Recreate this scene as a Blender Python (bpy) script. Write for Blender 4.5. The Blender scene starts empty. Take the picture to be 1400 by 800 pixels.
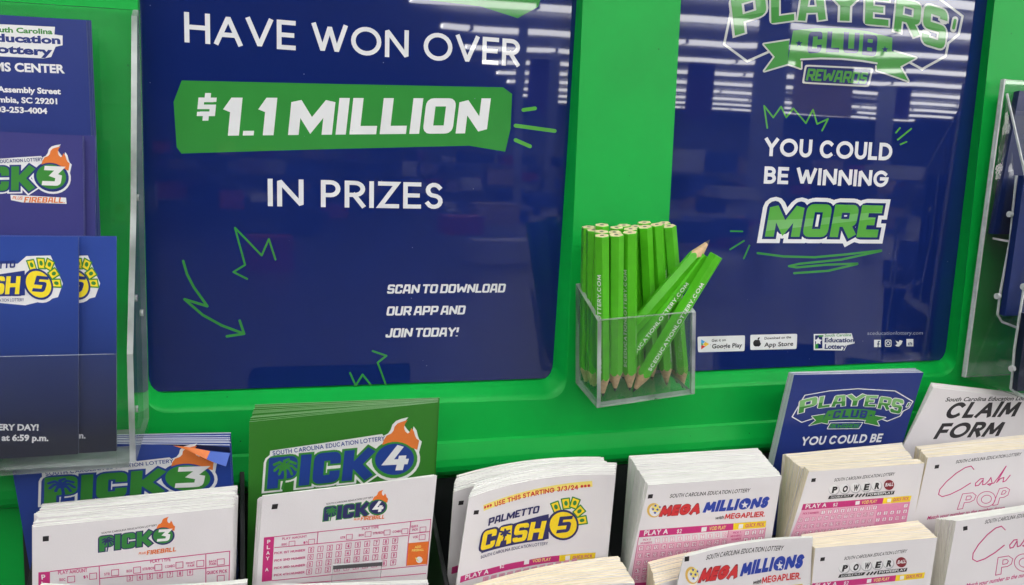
import bpy, bmesh, math, random
from mathutils import Vector as V, Matrix
from mathutils.geometry import delaunay_2d_cdt, tessellate_polygon
random.seed(7)
sc = bpy.context.scene
COL = sc.collection
# ------------------------------------------------------------------ camera
FPX = 1167.0                       # focal length in pixels of the 1400 px wide photograph
CAMZ = 1.35
RX = V((0.9536396, -0.01005188, 0.30078309))
RY = V((-0.29964716, -0.12464618, 0.94587257))
RZ = V((0.02798367, -0.99215034, -0.12187955))
cam_d = bpy.data.cameras.new('camera'); cam = bpy.data.objects.new('camera', cam_d); COL.objects.link(cam)
cam_d.sensor_width = 36.0; cam_d.lens = FPX / 1400 * 36.0; cam_d.clip_start = 0.02; cam_d.clip_end = 300
mw = Matrix(((RX.x, -RX.y, -RX.z, 0), (RY.x, -RY.y, -RY.z, 0), (RZ.x, -RZ.y, -RZ.z, CAMZ), (0, 0, 0, 1)))
cam.matrix_world = mw
sc.camera = cam
# ------------------------------------------------------------------ light
LAMP = 10.8
w = bpy.data.worlds.new('World'); sc.world = w; w.use_nodes = True
w.node_tree.nodes['Background'].inputs[0].default_value = (0.9, 0.95, 1.0, 1)
w.node_tree.nodes['Background'].inputs[1].default_value = 0.10
sc.view_settings.view_transform = 'Standard'; sc.view_settings.look = 'None'
sc.view_settings.exposure = 0.0; sc.view_settings.gamma = 1.0
sc.cycles.max_bounces = 8; sc.cycles.transparent_max_bounces = 16
sc.cycles.caustics_reflective = False; sc.cycles.caustics_refractive = False
sc.cycles.sample_clamp_indirect = 6.0

# ------------------------------------------------------------------ helpers
def lin(c):
    c = c / 255.0
    return c / 12.92 if c <= 0.04045 else ((c + 0.055) / 1.055) ** 2.4
def rgb(r, g, b): return (lin(r), lin(g), lin(b), 1)
MATS = {}
def mat(name, col, rough=0.5, spec=0.5, coat=0.0, bump=0.0, bscale=300.0, vary=0.0, vscale=40.0, wob=0.0, wscale=14.0, metal=0.0, speck=None):
    if name in MATS: return MATS[name]
    m = bpy.data.materials.new(name); m.use_nodes = True
    nt = m.node_tree; b = nt.nodes['Principled BSDF']
    b.inputs['Base Color'].default_value = col
    b.inputs['Roughness'].default_value = rough
    b.inputs['Specular IOR Level'].default_value = spec
    b.inputs['Metallic'].default_value = metal
    if coat: b.inputs['Coat Weight'].default_value = coat; b.inputs['Coat Roughness'].default_value = 0.03
    geo = nt.nodes.new('ShaderNodeNewGeometry')
    if vary:
        n = nt.nodes.new('ShaderNodeTexNoise'); n.inputs['Scale'].default_value = vscale; n.inputs['Detail'].default_value = 6
        nt.links.new(geo.outputs['Position'], n.inputs['Vector'])
        mx = nt.nodes.new('ShaderNodeMix'); mx.data_type = 'RGBA'; mx.blend_type = 'MIX'
        mr = nt.nodes.new('ShaderNodeMapRange'); mr.inputs[1].default_value = 0.3; mr.inputs[2].default_value = 0.7
        nt.links.new(n.outputs['Fac'], mr.inputs[0]); nt.links.new(mr.outputs[0], mx.inputs['Factor'])
        mx.inputs['A'].default_value = [c * (1 - vary) for c in col[:3]] + [1]
        mx.inputs['B'].default_value = [min(1, c * (1 + vary)) for c in col[:3]] + [1]
        nt.links.new(mx.outputs['Result'], b.inputs['Base Color'])
        if rough > 0.02:
            m2 = nt.nodes.new('ShaderNodeMapRange'); m2.inputs[3].default_value = rough * 0.85; m2.inputs[4].default_value = rough * 1.2
            nt.links.new(n.outputs['Fac'], m2.inputs[0]); nt.links.new(m2.outputs[0], b.inputs['Roughness'])
    if speck:                      # sparse dust grains or nicks
        vo = nt.nodes.new('ShaderNodeTexVoronoi'); vo.inputs['Scale'].default_value = 120
        nt.links.new(geo.outputs['Position'], vo.inputs['Vector'])
        lt = nt.nodes.new('ShaderNodeMath'); lt.operation = 'LESS_THAN'; lt.inputs[1].default_value = speck[0]
        nt.links.new(vo.outputs['Distance'], lt.inputs[0])
        sp = nt.nodes.new('ShaderNodeSeparateColor'); nt.links.new(vo.outputs['Color'], sp.inputs[0])
        gt = nt.nodes.new('ShaderNodeMath'); gt.operation = 'GREATER_THAN'; gt.inputs[1].default_value = .72
        nt.links.new(sp.outputs[0], gt.inputs[0])
        mu = nt.nodes.new('ShaderNodeMath'); mu.operation = 'MULTIPLY'; nt.links.new(lt.outputs[0], mu.inputs[0]); nt.links.new(gt.outputs[0], mu.inputs[1])
        ms = nt.nodes.new('ShaderNodeMix'); ms.data_type = 'RGBA'; nt.links.new(mu.outputs[0], ms.inputs['Factor'])
        src = b.inputs['Base Color'].links[0].from_socket if b.inputs['Base Color'].links else None
        if src: nt.links.new(src, ms.inputs['A'])
        else: ms.inputs['A'].default_value = col
        ms.inputs['B'].default_value = speck[1]; nt.links.new(ms.outputs['Result'], b.inputs['Base Color'])
    last = None
    for st, scl, dist in ((bump, bscale, 0.0004), (wob, wscale, 0.01)):
        if st:
            n = nt.nodes.new('ShaderNodeTexNoise'); n.inputs['Scale'].default_value = scl; n.inputs['Detail'].default_value = 1.0 if dist > 0.001 else 4
            nt.links.new(geo.outputs['Position'], n.inputs['Vector'])
            bp = nt.nodes.new('ShaderNodeBump'); bp.inputs['Strength'].default_value = st; bp.inputs['Distance'].default_value = dist
            nt.links.new(n.outputs['Fac'], bp.inputs['Height'])
            if last: nt.links.new(last, bp.inputs['Normal'])
            last = bp.outputs['Normal']
    if last:
        nt.links.new(last, b.inputs['Normal'])
    MATS[name] = m
    return m
def grain(m, sx, sy, sz):           # stretch a material's noise so that it runs along the sheets
    nt = m.node_tree; geo = [n for n in nt.nodes if n.type == 'NEW_GEOMETRY'][0]
    mp = nt.nodes.new('ShaderNodeMapping'); mp.inputs['Scale'].default_value = (sx, sy, sz)
    for l in list(nt.links):
        if l.from_node == geo: nt.links.new(mp.outputs[0], l.to_socket)
    nt.links.new(geo.outputs['Position'], mp.inputs['Vector'])
    return m
def glossy_print(name, col):       # poster ink under a smooth, slightly wavy clear film
    return mat('poster_' + name, col, rough=0.019, spec=0.62, wob=0.014, wscale=11.0, vary=0.03, vscale=60, speck=(0.032, (.20, .23, .34, 1)))
def paper_ink(name, col): return mat('ink_' + name, col, rough=0.55, spec=0.3, vary=0.05, vscale=900)
def card_ink(name, col): return mat('card_' + name, col, rough=0.3, spec=0.4, vary=0.02, vscale=900)
def clear(name, tint, ior=1.45, rough=0.02, haze=0.04):
    if name in MATS: return MATS[name]
    m = bpy.data.materials.new(name); m.use_nodes = True; nt = m.node_tree
    for n in list(nt.nodes): nt.nodes.remove(n)
    out = nt.nodes.new('ShaderNodeOutputMaterial')
    tr = nt.nodes.new('ShaderNodeBsdfTransparent'); tr.inputs[0].default_value = tint
    gl = nt.nodes.new('ShaderNodeBsdfGlossy'); gl.inputs['Roughness'].default_value = rough
    df = nt.nodes.new('ShaderNodeBsdfDiffuse'); df.inputs[0].default_value = (0.75, 0.78, 0.78, 1)
    ns = nt.nodes.new('ShaderNodeTexNoise'); ns.inputs['Scale'].default_value = 35; ns.inputs['Detail'].default_value = 8
    geo = nt.nodes.new('ShaderNodeNewGeometry'); nt.links.new(geo.outputs['Position'], ns.inputs['Vector'])
    mr = nt.nodes.new('ShaderNodeMapRange'); mr.inputs[1].default_value = 0.35; mr.inputs[2].default_value = 0.75
    mr.inputs[3].default_value = haze * 0.5; mr.inputs[4].default_value = haze * 1.6
    nt.links.new(ns.outputs['Fac'], mr.inputs[0])
    m1 = nt.nodes.new('ShaderNodeMixShader'); nt.links.new(mr.outputs[0], m1.inputs[0]); nt.links.new(tr.outputs[0], m1.inputs[1]); nt.links.new(df.outputs[0], m1.inputs[2])
    fr = nt.nodes.new('ShaderNodeFresnel'); ma = nt.nodes.new('ShaderNodeMath'); ma.operation = 'MULTIPLY_ADD'; ma.inputs[1].default_value = 1 / ior - ior; ma.inputs[2].default_value = ior
    nt.links.new(geo.outputs['Backfacing'], ma.inputs[0]); nt.links.new(ma.outputs[0], fr.inputs[0])
    m2 = nt.nodes.new('ShaderNodeMixShader'); nt.links.new(fr.outputs[0], m2.inputs[0]); nt.links.new(m1.outputs[0], m2.inputs[1]); nt.links.new(gl.outputs[0], m2.inputs[2])
    nt.links.new(m2.outputs[0], out.inputs[0])
    MATS[name] = m; return m

def raydir(u, v):
    c = V(((u - 700) / FPX, (v - 400) / FPX, 1.0))
    return V((RX.dot(c), RY.dot(c), RZ.dot(c)))
def at(u, v, y):                   # the point of the plane y seen at a photograph pixel
    r = raydir(u, v); p = r * (y / r.y); return V((p.x, p.y, p.z + CAMZ))
def atx(u, v, x):
    r = raydir(u, v); p = r * (x / r.x); return V((p.x, p.y, p.z + CAMZ))

def tag(o, label=None, cat=None, group=None, kind=None):
    if label: o['label'] = label
    if cat: o['category'] = cat
    if group: o['group'] = group
    if kind: o['kind'] = kind
    return o
def empty(name, loc, label, cat, group=None):
    o = bpy.data.objects.new(name, None); COL.objects.link(o); o.location = loc; o.empty_display_size = 0.02
    return tag(o, label, cat, group)
def link(name, me, parent=None):
    o = bpy.data.objects.new(name, me); COL.objects.link(o)
    if parent:
        o.parent = parent
        if parent.type == 'EMPTY': o.matrix_parent_inverse = Matrix.Translation(-parent.location)
    return o
class MB:
    def __init__(s): s.v = []; s.f = []; s.m = []; s.mats = []
    def mi(s, m):
        if m not in s.mats: s.mats.append(m)
        return s.mats.index(m)
    def add(s, vs, fs, m):
        b = len(s.v); s.v += [tuple(x) for x in vs]; k = s.mi(m)
        for f in fs: s.f.append([b + i for i in f]); s.m.append(k)
    def hexa(s, c, m, edge=None, big=(0, 1)):   # c: 4 front corners then 4 back corners, same order
        fs = [(0, 1, 2, 3), (7, 6, 5, 4), (0, 4, 5, 1), (1, 5, 6, 2), (2, 6, 7, 3), (3, 7, 4, 0)]
        b = len(s.v); s.v += [tuple(x) for x in c]
        for i, f in enumerate(fs):
            s.f.append([b + q for q in f]); s.m.append(s.mi(edge if (edge and i not in big) else m))
    def box(s, x0, x1, y0, y1, z0, z1, m, edge=None):
        s.hexa([V((x0, y0, z0)), V((x1, y0, z0)), V((x1, y0, z1)), V((x0, y0, z1)), V((x0, y1, z0)), V((x1, y1, z0)), V((x1, y1, z1)), V((x0, y1, z1))], m, edge)
    def build(s, name, parent=None, smooth=False, bevel=0, recalc=True):
        me = bpy.data.meshes.new(name); me.from_pydata(s.v, [], s.f)
        for m in s.mats: me.materials.append(m)
        for p, k in zip(me.polygons, s.m): p.material_index = k
        if recalc:
            bm = bmesh.new(); bm.from_mesh(me); bmesh.ops.recalc_face_normals(bm, faces=bm.faces); bm.to_mesh(me); bm.free()
        if smooth:
            for p in me.polygons: p.use_smooth = True
        o = link(name, me, parent)
        if bevel:
            md = o.modifiers.new('bevel', 'BEVEL'); md.width = bevel; md.segments = 2; md.limit_method = 'ANGLE'
        return o

# a flat printed surface: millimetres in the plane, z towards the viewer
class Frame:
    def __init__(s, tl, tr, y, lean=0.0, bow=0.0, width=None):
        t = math.radians(lean)
        s.n = V((0, -math.cos(t), -math.sin(t)))
        s.o = at(tl[0], tl[1], y)
        s.bow = 0.0; s.W = 1.0
        b = s.hit(tr[0], tr[1])
        s.ex = (b - s.o).normalized(); s.ey = s.n.cross(s.ex).normalized()
        if s.ey.z < 0: s.ey = -s.ey
        s.W = (b - s.o).length * 1000; s.bow = bow
    def hit(s, u, v, z=0.0):
        r = raydir(u, v); o = V((0, 0, CAMZ)); p = s.o + s.n * (z / 1000)
        return o + r * ((p - o).dot(s.n) / r.dot(s.n))
    def off(s, a):
        t = max(-0.2, min(1.2, a / s.W)); return -s.bow * (1 - (2 * t - 1) ** 2)
    def px(s, u, v, z=0.0):
        zz = z
        for k in range(6 if s.bow else 1):
            p = s.hit(u, v, zz) - s.o; a, b = p.dot(s.ex) * 1000, p.dot(s.ey) * 1000
            zz = z + s.off(a) if s.bow else z
        return V((a, b))
    def p3(s, a, b, z=0.0):
        return s.o + s.ex * (a / 1000) + s.ey * (b / 1000) + s.n * ((z + (s.off(a) if s.bow else 0)) / 1000)
class PlainFrame(Frame):           # a frame set directly in space (pencil faces)
    def __init__(s, o, ex, ey, n): s.o = o; s.ex = ex; s.ey = ey; s.n = n; s.bow = 0; s.W = 1
def crop(fr, ox, oy, sc_): return lambda x, y: fr.px(ox + x / sc_, oy + y / sc_)
def affine(P, src, dst):           # maps logo coordinates to the coordinates that P reads
    (a, b, c), (A, B, C) = src, dst
    M = Matrix(((b[0] - a[0], c[0] - a[0]), (b[1] - a[1], c[1] - a[1]))).inverted()
    N = Matrix(((B[0] - A[0], C[0] - A[0]), (B[1] - A[1], C[1] - A[1])))
    K = N @ M
    return lambda x, y: P(A[0] + K[0][0] * (x - a[0]) + K[0][1] * (y - a[1]), A[1] + K[1][0] * (x - a[0]) + K[1][1] * (y - a[1]))

def union(polys, clip=None):
    vs = []; fs = []
    for p in polys:
        q = [V((x[0], x[1])) for x in p]
        ar = sum(q[i].x * q[(i + 1) % len(q)].y - q[(i + 1) % len(q)].x * q[i].y for i in range(len(q)))
        if abs(ar) < 1e-7: continue
        if ar < 0: q.reverse()
        fs.append(list(range(len(vs), len(vs) + len(q)))); vs += q
    if not fs: return [], []
    if clip:
        q = [V((x[0], x[1])) for x in clip]
        if sum(q[i].x * q[(i + 1) % len(q)].y - q[(i + 1) % len(q)].x * q[i].y for i in range(len(q))) < 0: q.reverse()
        nc = len(fs); fs.append(list(range(len(vs), len(vs) + len(q)))); vs += q
        r = delaunay_2d_cdt(vs, [], fs, 0, 1e-5)
        return r[0], [f for f, of in zip(r[2], r[5]) if nc in of and len(of) > 1]
    if len(fs) == 1 and len(fs[0]) <= 4: 
        return vs, [tuple(fs[0])]
    r = delaunay_2d_cdt(vs, [], fs, 0, 1e-5)
    return r[0], [f for f, of in zip(r[2], r[5]) if of]
class Ink:
    def __init__(s, fr, base=0.03): s.fr = fr; s.z = base + (.03 if fr.bow else 0); s.v = []; s.f = []; s.m = []; s.mats = []
    def raw(s, vs, fs, m):
        if m not in s.mats: s.mats.append(m)
        k = s.mats.index(m); fr = s.fr
        if fr.bow:
            bm = bmesh.new(); bv = [bm.verts.new((v[0], v[1], 0)) for v in vs]
            for f in fs:
                try: bm.faces.new([bv[i] for i in f])
                except ValueError: pass
            for it in range(7):
                es = [e for e in bm.edges if abs(e.verts[0].co.x - e.verts[1].co.x) > 2.4]
                if not es: break
                bmesh.ops.subdivide_edges(bm, edges=es, cuts=1, use_grid_fill=False)
                bmesh.ops.triangulate(bm, faces=[f for f in bm.faces if len(f.verts) > 3])
            bm.verts.index_update(); vs = [v.co.copy() for v in bm.verts]; fs = [[v.index for v in f.verts] for f in bm.faces]; bm.free()
        b = len(s.v); s.v += [tuple(fr.p3(v[0], v[1], s.z)) for v in vs]
        for f in fs: s.f.append([b + i for i in f]); s.m.append(k)
    def layer(s, polys, m, clip=None):
        vs, fs = union(polys, clip); s.raw(vs, fs, m); s.z += 0.012
    def poly(s, P, pts, m): s.layer([[P(*p) for p in pts]], m)
    def polys(s, P, plist, m): s.layer([[P(*p) for p in pts] for pts in plist], m)
    def stroke(s, P, lines, wd, m, closed=False, rnd=True):
        out = []
        for ln in lines: out += stroke_polys(ln, wd, closed, rnd)
        s.layer([[P(*p) for p in q] for q in out], m)
    def build(s, name, parent, label=None):
        me = bpy.data.meshes.new(name); me.from_pydata(s.v, [], s.f)
        for m in s.mats: me.materials.append(m)
        for p, k in zip(me.polygons, s.m): p.material_index = k
        n = s.fr.n
        for p in me.polygons:
            if p.normal.dot(n) < 0: p.flip()
        o = link(name, me, parent)
        if label: o['label'] = label
        return o

def arc(cx, cy, rx, ry, a0, a1, n=14):
    return [(cx + rx * math.cos(math.radians(a0 + (a1 - a0) * i / n)), cy + ry * math.sin(math.radians(a0 + (a1 - a0) * i / n))) for i in range(n + 1)]
def stroke_polys(pts, wd, closed=False, rnd=True, ext=0.0, ext2=None, rj=False):
    ext2 = ext if ext2 is None else ext2
    pts = [V((p[0], p[1])) for p in pts]; h = wd / 2; out = []
    n = len(pts); segs = [(pts[i], pts[(i + 1) % n]) for i in range(n if closed else n - 1)]
    segs = [(a, b) for a, b in segs if (b - a).length > 1e-9]
    for i, (a, b) in enumerate(segs):
        d = (b - a).normalized(); q = V((-d.y, d.x)) * h; a2, b2 = a, b
        if not closed and not rnd:
            if i == 0: a2 = a - d * ext
            if i == len(segs) - 1: b2 = b + d * ext2
        out.append([a2 - q, b2 - q, b2 + q, a2 + q])
    idx = range(len(segs)) if closed else range(len(segs) - 1)
    for i in idx:
        a, b = segs[i]; c, e = segs[(i + 1) % len(segs)]
        d1 = (b - a).normalized(); d2 = (e - c).normalized(); cr = d1.x * d2.y - d1.y * d2.x
        if rnd or rj or abs(cr) < 1e-4:
            if abs(cr) > 1e-3 or rnd: out.append([b + V((math.cos(t), math.sin(t))) * h for t in [k * math.pi / 6 for k in range(12)]])
            continue
        sg = -1 if cr > 0 else 1
        n1 = V((-d1.y, d1.x)) * h * sg; n2 = V((-d2.y, d2.x)) * h * sg
        co = d1.dot(d2); mit = (n1 + n2) / (1 + co) if co > -0.8 else None
        if mit and mit.length < 2.2 * h: out.append([b, b + n1, b + mit, b + n2])
        else: out.append([b, b + n1, b + n2])
    if rnd and not closed:
        for p in (pts[0], pts[-1]): out.append([p + V((math.cos(t), math.sin(t))) * h for t in [k * math.pi / 6 for k in range(12)]])
    return out

def bowl(y0, y1, xs, xm=1.0): return [(0, y1), (xs, y1)] + arc(xs, (y0 + y1) / 2, xm - xs, (y1 - y0) / 2, 90, -90, 10) + [(0, y0)]
L = lambda *p: list(p)
GEO = {  # width, open lines, closed lines -- a round geometric sans
 'A': (.78, [L((0, 0), (.5, 1), (1, 0)), L((.2, .32), (.8, .32))], []), 'B': (.58, [L((0, 0), (0, 1)), bowl(.53, 1, .5, .92), bowl(0, .53, .5)], []),
 'C': (.8, [arc(.5, .5, .5, .5, 48, 312, 18)], []), 'D': (.74, [L((0, 0), (0, 1)), bowl(0, 1, .35)], []),
 'E': (.52, [L((1, 1), (0, 1), (0, 0), (1, 0)), L((0, .5), (.9, .5))], []), 'F': (.5, [L((1, 1), (0, 1), (0, 0)), L((0, .48), (.9, .48))], []),
 'G': (.85, [arc(.5, .5, .5, .5, 45, 360, 20) + [(.55, .5)]], []), 'H': (.7, [L((0, 0), (0, 1)), L((1, 0), (1, 1)), L((0, .52), (1, .52))], []),
 'I': (0, [L((0, 0), (0, 1))], []), 'J': (.4, [[(1, 1), (1, .3)] + arc(.5, .3, .5, .3, 0, -150, 8)], []),
 'K': (.62, [L((0, 0), (0, 1)), L((.95, 1), (.05, .48)), L((.3, .62), (1, 0))], []), 'L': (.46, [L((0, 1), (0, 0), (1, 0))], []),
 'M': (.9, [L((0, 0), (.1, 1), (.5, .1), (.9, 1), (1, 0))], []), 'N': (.74, [L((0, 0), (0, 1), (1, 0), (1, 1))], []),
 'O': (.95, [], [arc(.5, .5, .5, .5, 0, 345, 23)]), 'P': (.54, [L((0, 0), (0, 1)), bowl(.44, 1, .5)], []), 'Q': (.9, [L((.6, .3), (1, 0))], [arc(.5, .5, .5, .5, 0, 345, 23)]),
 'R': (.58, [L((0, 0), (0, 1)), bowl(.47, 1, .5), L((.45, .47), (1, 0))], []), 'S': (.52, [arc(.5, .755, .46, .245, 30, 270, 10) + arc(.5, .255, .5, .255, 90, -155, 10)[1:]], []),
 'T': (.6, [L((0, 1), (1, 1)), L((.5, 1), (.5, 0))], []), 'U': (.64, [[(0, 1), (0, .36)] + arc(.5, .36, .5, .36, 180, 360, 12) + [(1, 1)]], []),
 'V': (.76, [L((0, 1), (.5, 0), (1, 1))], []), 'W': (1.1, [L((0, 1), (.27, 0), (.5, .95), (.73, 0), (1, 1))], []), 'X': (.68, [L((0, 0), (1, 1)), L((0, 1), (1, 0))], []),
 'Y': (.68, [L((0, 1), (.5, .48), (1, 1)), L((.5, .48), (.5, 0))], []), 'Z': (.62, [L((0, 1), (1, 1), (0, 0), (1, 0))], []),
 '0': (.56, [], [arc(.5, .5, .5, .5, 0, 342, 19)]), '1': (.25, [L((0, .8), (1, 1), (1, 0))], []), '2': (.5, [arc(.5, .7, .5, .3, 165, -30, 10) + [(0, 0), (1, 0)]], []),
 '3': (.5, [arc(.5, .755, .45, .245, 150, -90, 10) + arc(.5, .255, .5, .255, 90, -150, 10)[1:]], []), '4': (.58, [L((.75, 0), (.75, 1), (0, .28), (1, .28))], []),
 '5': (.52, [[(.95, 1), (.2, 1), (.1, .55)] + arc(.48, .32, .52, .32, 120, -150, 12)], []), '6': (.55, [[(.7, 1), (.08, .45)]], [arc(.5, .31, .5, .31, 0, 342, 19)]),
 '7': (.52, [L((0, 1), (1, 1), (.3, 0))], []), '8': (.54, [], [arc(.5, .76, .42, .24, 0, 340, 17), arc(.5, .27, .5, .27, 0, 340, 17)]), '9': (.55, [[(.3, 0), (.92, .55)]], [arc(.5, .69, .5, .31, 0, 342, 19)]),
 '.': (0, [L((0, 0), (0, .01))], []), ',': (.05, [L((1, .03), (0, -.12))], []), '!': (0, [L((0, 1), (0, .35)), L((0, .0), (0, .01))], []), '-': (.3, [L((0, .4), (1, .4))], []),
 '/': (.4, [L((0, 0), (1, 1))], []), ':': (0, [L((0, .05), (0, .06)), L((0, .6), (0, .61))], []), "'": (0, [L((0, 1), (0, .75))], []), '*': (.3, [L((0, .85), (1, .55)), L((0, .55), (1, .85)), L((.5, .95), (.5, .45))], []),
 '$': (.5, [arc(.5, .73, .46, .2, 30, 270, 10) + arc(.5, .3, .5, .23, 90, -155, 10)[1:], L((.5, 1.05), (.5, -.05))], []), ' ': (.28, [], []), 
}
c = .15
oct_ = [(c, 0), (1 - c, 0), (1, c), (1, 1 - c), (1 - c, 1), (c, 1), (0, 1 - c), (0, c)]
BLK = {  # heavy squared display letters
 'A': (.8, [[(0, 0), (.18, 1), (.82, 1), (1, 0)], [(.1, .3), (.9, .3)]], []), 'B': (.74, [[(0, .5), (.9, .5)]], [[(0, 0), (1 - c, 0), (1, c), (1, .38), (.9, .5), (1, .62), (1, 1 - c), (1 - c, 1), (0, 1)]]),
 'C': (.7, [[(1, .66), (1, 1 - c), (1 - c, 1), (c, 1), (0, 1 - c), (0, c), (c, 0), (1 - c, 0), (1, c), (1, .34)]], []), 'D': (.76, [], [[(0, 0), (1 - c, 0), (1, c), (1, 1 - c), (1 - c, 1), (0, 1)]]),
 'E': (.64, [[(1, 1), (0, 1), (0, 0), (1, 0)], [(0, .5), (.9, .5)]], []), 'F': (.62, [[(1, 1), (0, 1), (0, 0)], [(0, .48), (.9, .48)]], []), 'G': (.76, [[(1, .75), (1, 1 - c), (1 - c, 1), (c, 1), (0, 1 - c), (0, c), (c, 0), (1, 0), (1, .45), (.6, .45)]], []),
 'H': (.78, [[(0, 0), (0, 1)], [(1, 0), (1, 1)], [(0, .5), (1, .5)]], []), 'I': (0, [[(0, 0), (0, 1)]], []), 'J': (.6, [[(1, 1), (1, c), (1 - c, 0), (c, 0), (0, c), (0, .3)]], []),
 'K': (.8, [[(0, 0), (0, 1)], [(1, 1), (.42, .5), (1, 0)], [(0, .5), (.4, .5)]], []), 'L': (.62, [[(0, 1), (0, 0), (1, 0)]], []), 'M': (1.1, [[(0, 0), (0, 1), (.5, .18), (1, 1), (1, 0)]], []),
 'N': (.82, [[(0, 0), (0, 1), (1, 0), (1, 1)]], []), 'O': (.76, [], [oct_]), 'P': (.74, [[(0, 0), (0, .4)]], [[(0, .38), (1 - c, .38), (1, .5), (1, 1 - c), (1 - c, 1), (0, 1)]]),
 'R': (.76, [[(0, 0), (0, .4)], [(.6, .4), (1, 0)]], [[(0, .42), (1 - c, .42), (1, .54), (1, 1 - c), (1 - c, 1), (0, 1)]]),
 'S': (.7, [[(1, .8), (1, 1 - c), (1 - c, 1), (c, 1), (0, 1 - c), (0, .62), (c, .5), (1 - c, .5), (1, .38), (1, c), (1 - c, 0), (c, 0), (0, c), (0, .2)]], []),
 'T': (.72, [[(0, 1), (1, 1)], [(.5, 1), (.5, 0)]], []), 'U': (.76, [[(0, 1), (0, c), (c, 0), (1 - c, 0), (1, c), (1, 1)]], []), 'V': (.8, [[(0, 1), (.5, 0), (1, 1)]], []), 'W': (1.15, [[(0, 1), (.15, 0), (.5, .7), (.85, 0), (1, 1)]], []),
 'Y': (.8, [[(0, 1), (.5, .5), (1, 1)], [(.5, .5), (.5, 0)]], []), 'Z': (.7, [[(0, 1), (1, 1), (0, 0), (1, 0)]], []), '1': (.26, [[(0, .82), (.6, 1), (1, 1), (1, 0)]], []),
 '3': (.7, [[(0, 1), (1, 1), (.55, .56), (1, .45), (1, c), (1 - c, 0), (0, 0)]], []), '4': (.78, [[(.8, 0), (.8, .62)], [(.45, 1), (0, .3), (1, .3)]], []), '5': (.7, [[(1, 1), (0, 1), (0, .55), (1 - c, .55), (1, .42), (1, c), (1 - c, 0), (0, 0)]], []),
 '.': (0, [[(0, 0), (0, .01)]], []), '!': (0, [[(0, 1), (0, .45)], [(0, 0), (0, .01)]], []), "'": (0, [[(0, 1), (0, .8)]], []), ' ': (.2, [], []),
 '$': (.6, [[(1, .75), (1, .85), (0, .85), (0, .5), (1, .5), (1, .15), (0, .15), (0, .25)], [(.5, 1.08), (.5, .9)], [(.5, .1), (.5, -.08)]], []),
}
def soft(l, closed):               # turn the cut corners of a squared letter into arcs
    n = len(l); out = []
    for i in range(n):
        a = l[i]; out.append(a)
        if i == n - 1 and not closed: break
        b = l[(i + 1) % n]; dx, dy = abs(a[0] - b[0]), abs(a[1] - b[1])
        if .02 < dx < .22 and .02 < dy < .22 and (i > 0 or closed):
            p = l[i - 1]; k = (b[0], a[1]) if abs(p[1] - a[1]) < abs(p[0] - a[0]) else (a[0], b[1])
            for t in (.25, .5, .75): out.append((a[0] * (1 - t) ** 2 + 2 * k[0] * t * (1 - t) + b[0] * t * t, a[1] * (1 - t) ** 2 + 2 * k[1] * t * (1 - t) + b[1] * t * t))
    return out
YA = 1.35                          # the display letters have thinner horizontals than stems
def glyphs(text, font, wt, track, o=0.0):
    ya = YA if font == 'blk' else 1.0
    F = GEO if font == 'geo' else BLK; x = 0.0; out = []; h = wt / 2
    for ch in text:
        W, op, cl = F.get(ch, F[' '])
        if ch == ' ': x += W + track; continue
        W = max(W, 0) if W == 0 else max(W - wt * .35, .1)
        f = lambda p: (x + h + p[0] * W, h + p[1] * (ya - wt))
        if font == 'blk': op = [soft(l_, False) for l_ in op]; cl = [soft(l_, True) for l_ in cl]
        def en(p, q):              # run an end out to the edge of the letter only when it points at that edge
            dx, dy = abs(p[0] - q[0]), abs(p[1] - q[1]); v = p[0] if dx > dy else p[1]
            return (h if font == 'geo' or v <= 0.001 or v >= .999 else 0) + o
        for ln in op: out += stroke_polys([f(p) for p in ln], wt + 2 * o, False, False, en(ln[0], ln[1]), en(ln[-1], ln[-2]), o > 0)
        for ln in cl: out += stroke_polys([f(p) for p in ln], wt + 2 * o, True, False, rj=o > 0)
        x += W + wt + track
    if ya != 1.0: out = [[V((q[0], q[1] / ya)) for q in p] for p in out]
    return out, x - track
def txt(ink, P, s, p0, p1, cap, m, font='geo', wt=.15, shear=0.0, o=0.0, track=.12, lean=0.0, bend=0.0, clip=None):
    A = P(*p0); B = P(*p1); T = P(p0[0], p0[1] - cap); h = (T - A).length
    ex = B - A
    up = V((-ex.y, ex.x)).normalized() * h
    up = up + ex.normalized() * h * (shear)
    if font in ('sans', 'bold'):
        vs, fs, Wd, Hc = sans(s, .018 * (wt / .15) if font == 'bold' else 0.0, o)
        g = lambda x, y: A + ex * (x / Wd) + up * (y / Hc + bend * 4 * (x / Wd) * (1 - x / Wd))
        ink.raw([g(v[0], v[1]) for v in vs], fs, m); ink.z += 0.012; return
    polys, Wd = glyphs(s, font, wt, track, o)
    g = lambda x, y: A + ex * (x / Wd) + up * (y + bend * 4 * (x / Wd) * (1 - x / Wd))
    ink.layer([[g(q[0], q[1]) for q in p] for p in polys], m, [P(*p) for p in clip] if clip else None)
SANS = {}
def sans(s, off, o):
    k = (s, round(off, 4), round(o, 4))
    if k not in SANS:
        cu = bpy.data.curves.new('t', 'FONT'); cu.body = s; cu.offset = off + o; cu.resolution_u = 3
        ob = bpy.data.objects.new('t', cu); me = bpy.data.meshes.new_from_object(ob)
        vs = [(v.co.x, v.co.y) for v in me.vertices]; fs = [tuple(p.vertices) for p in me.polygons]
        bpy.data.objects.remove(ob); bpy.data.meshes.remove(me); bpy.data.curves.remove(cu)
        xs = [v[0] for v in vs]; x0 = min(xs); vs = [(v[0] - x0, v[1]) for v in vs]
        SANS[k] = (vs, fs, max(xs) - x0, 0.729)
    return SANS[k]
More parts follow.
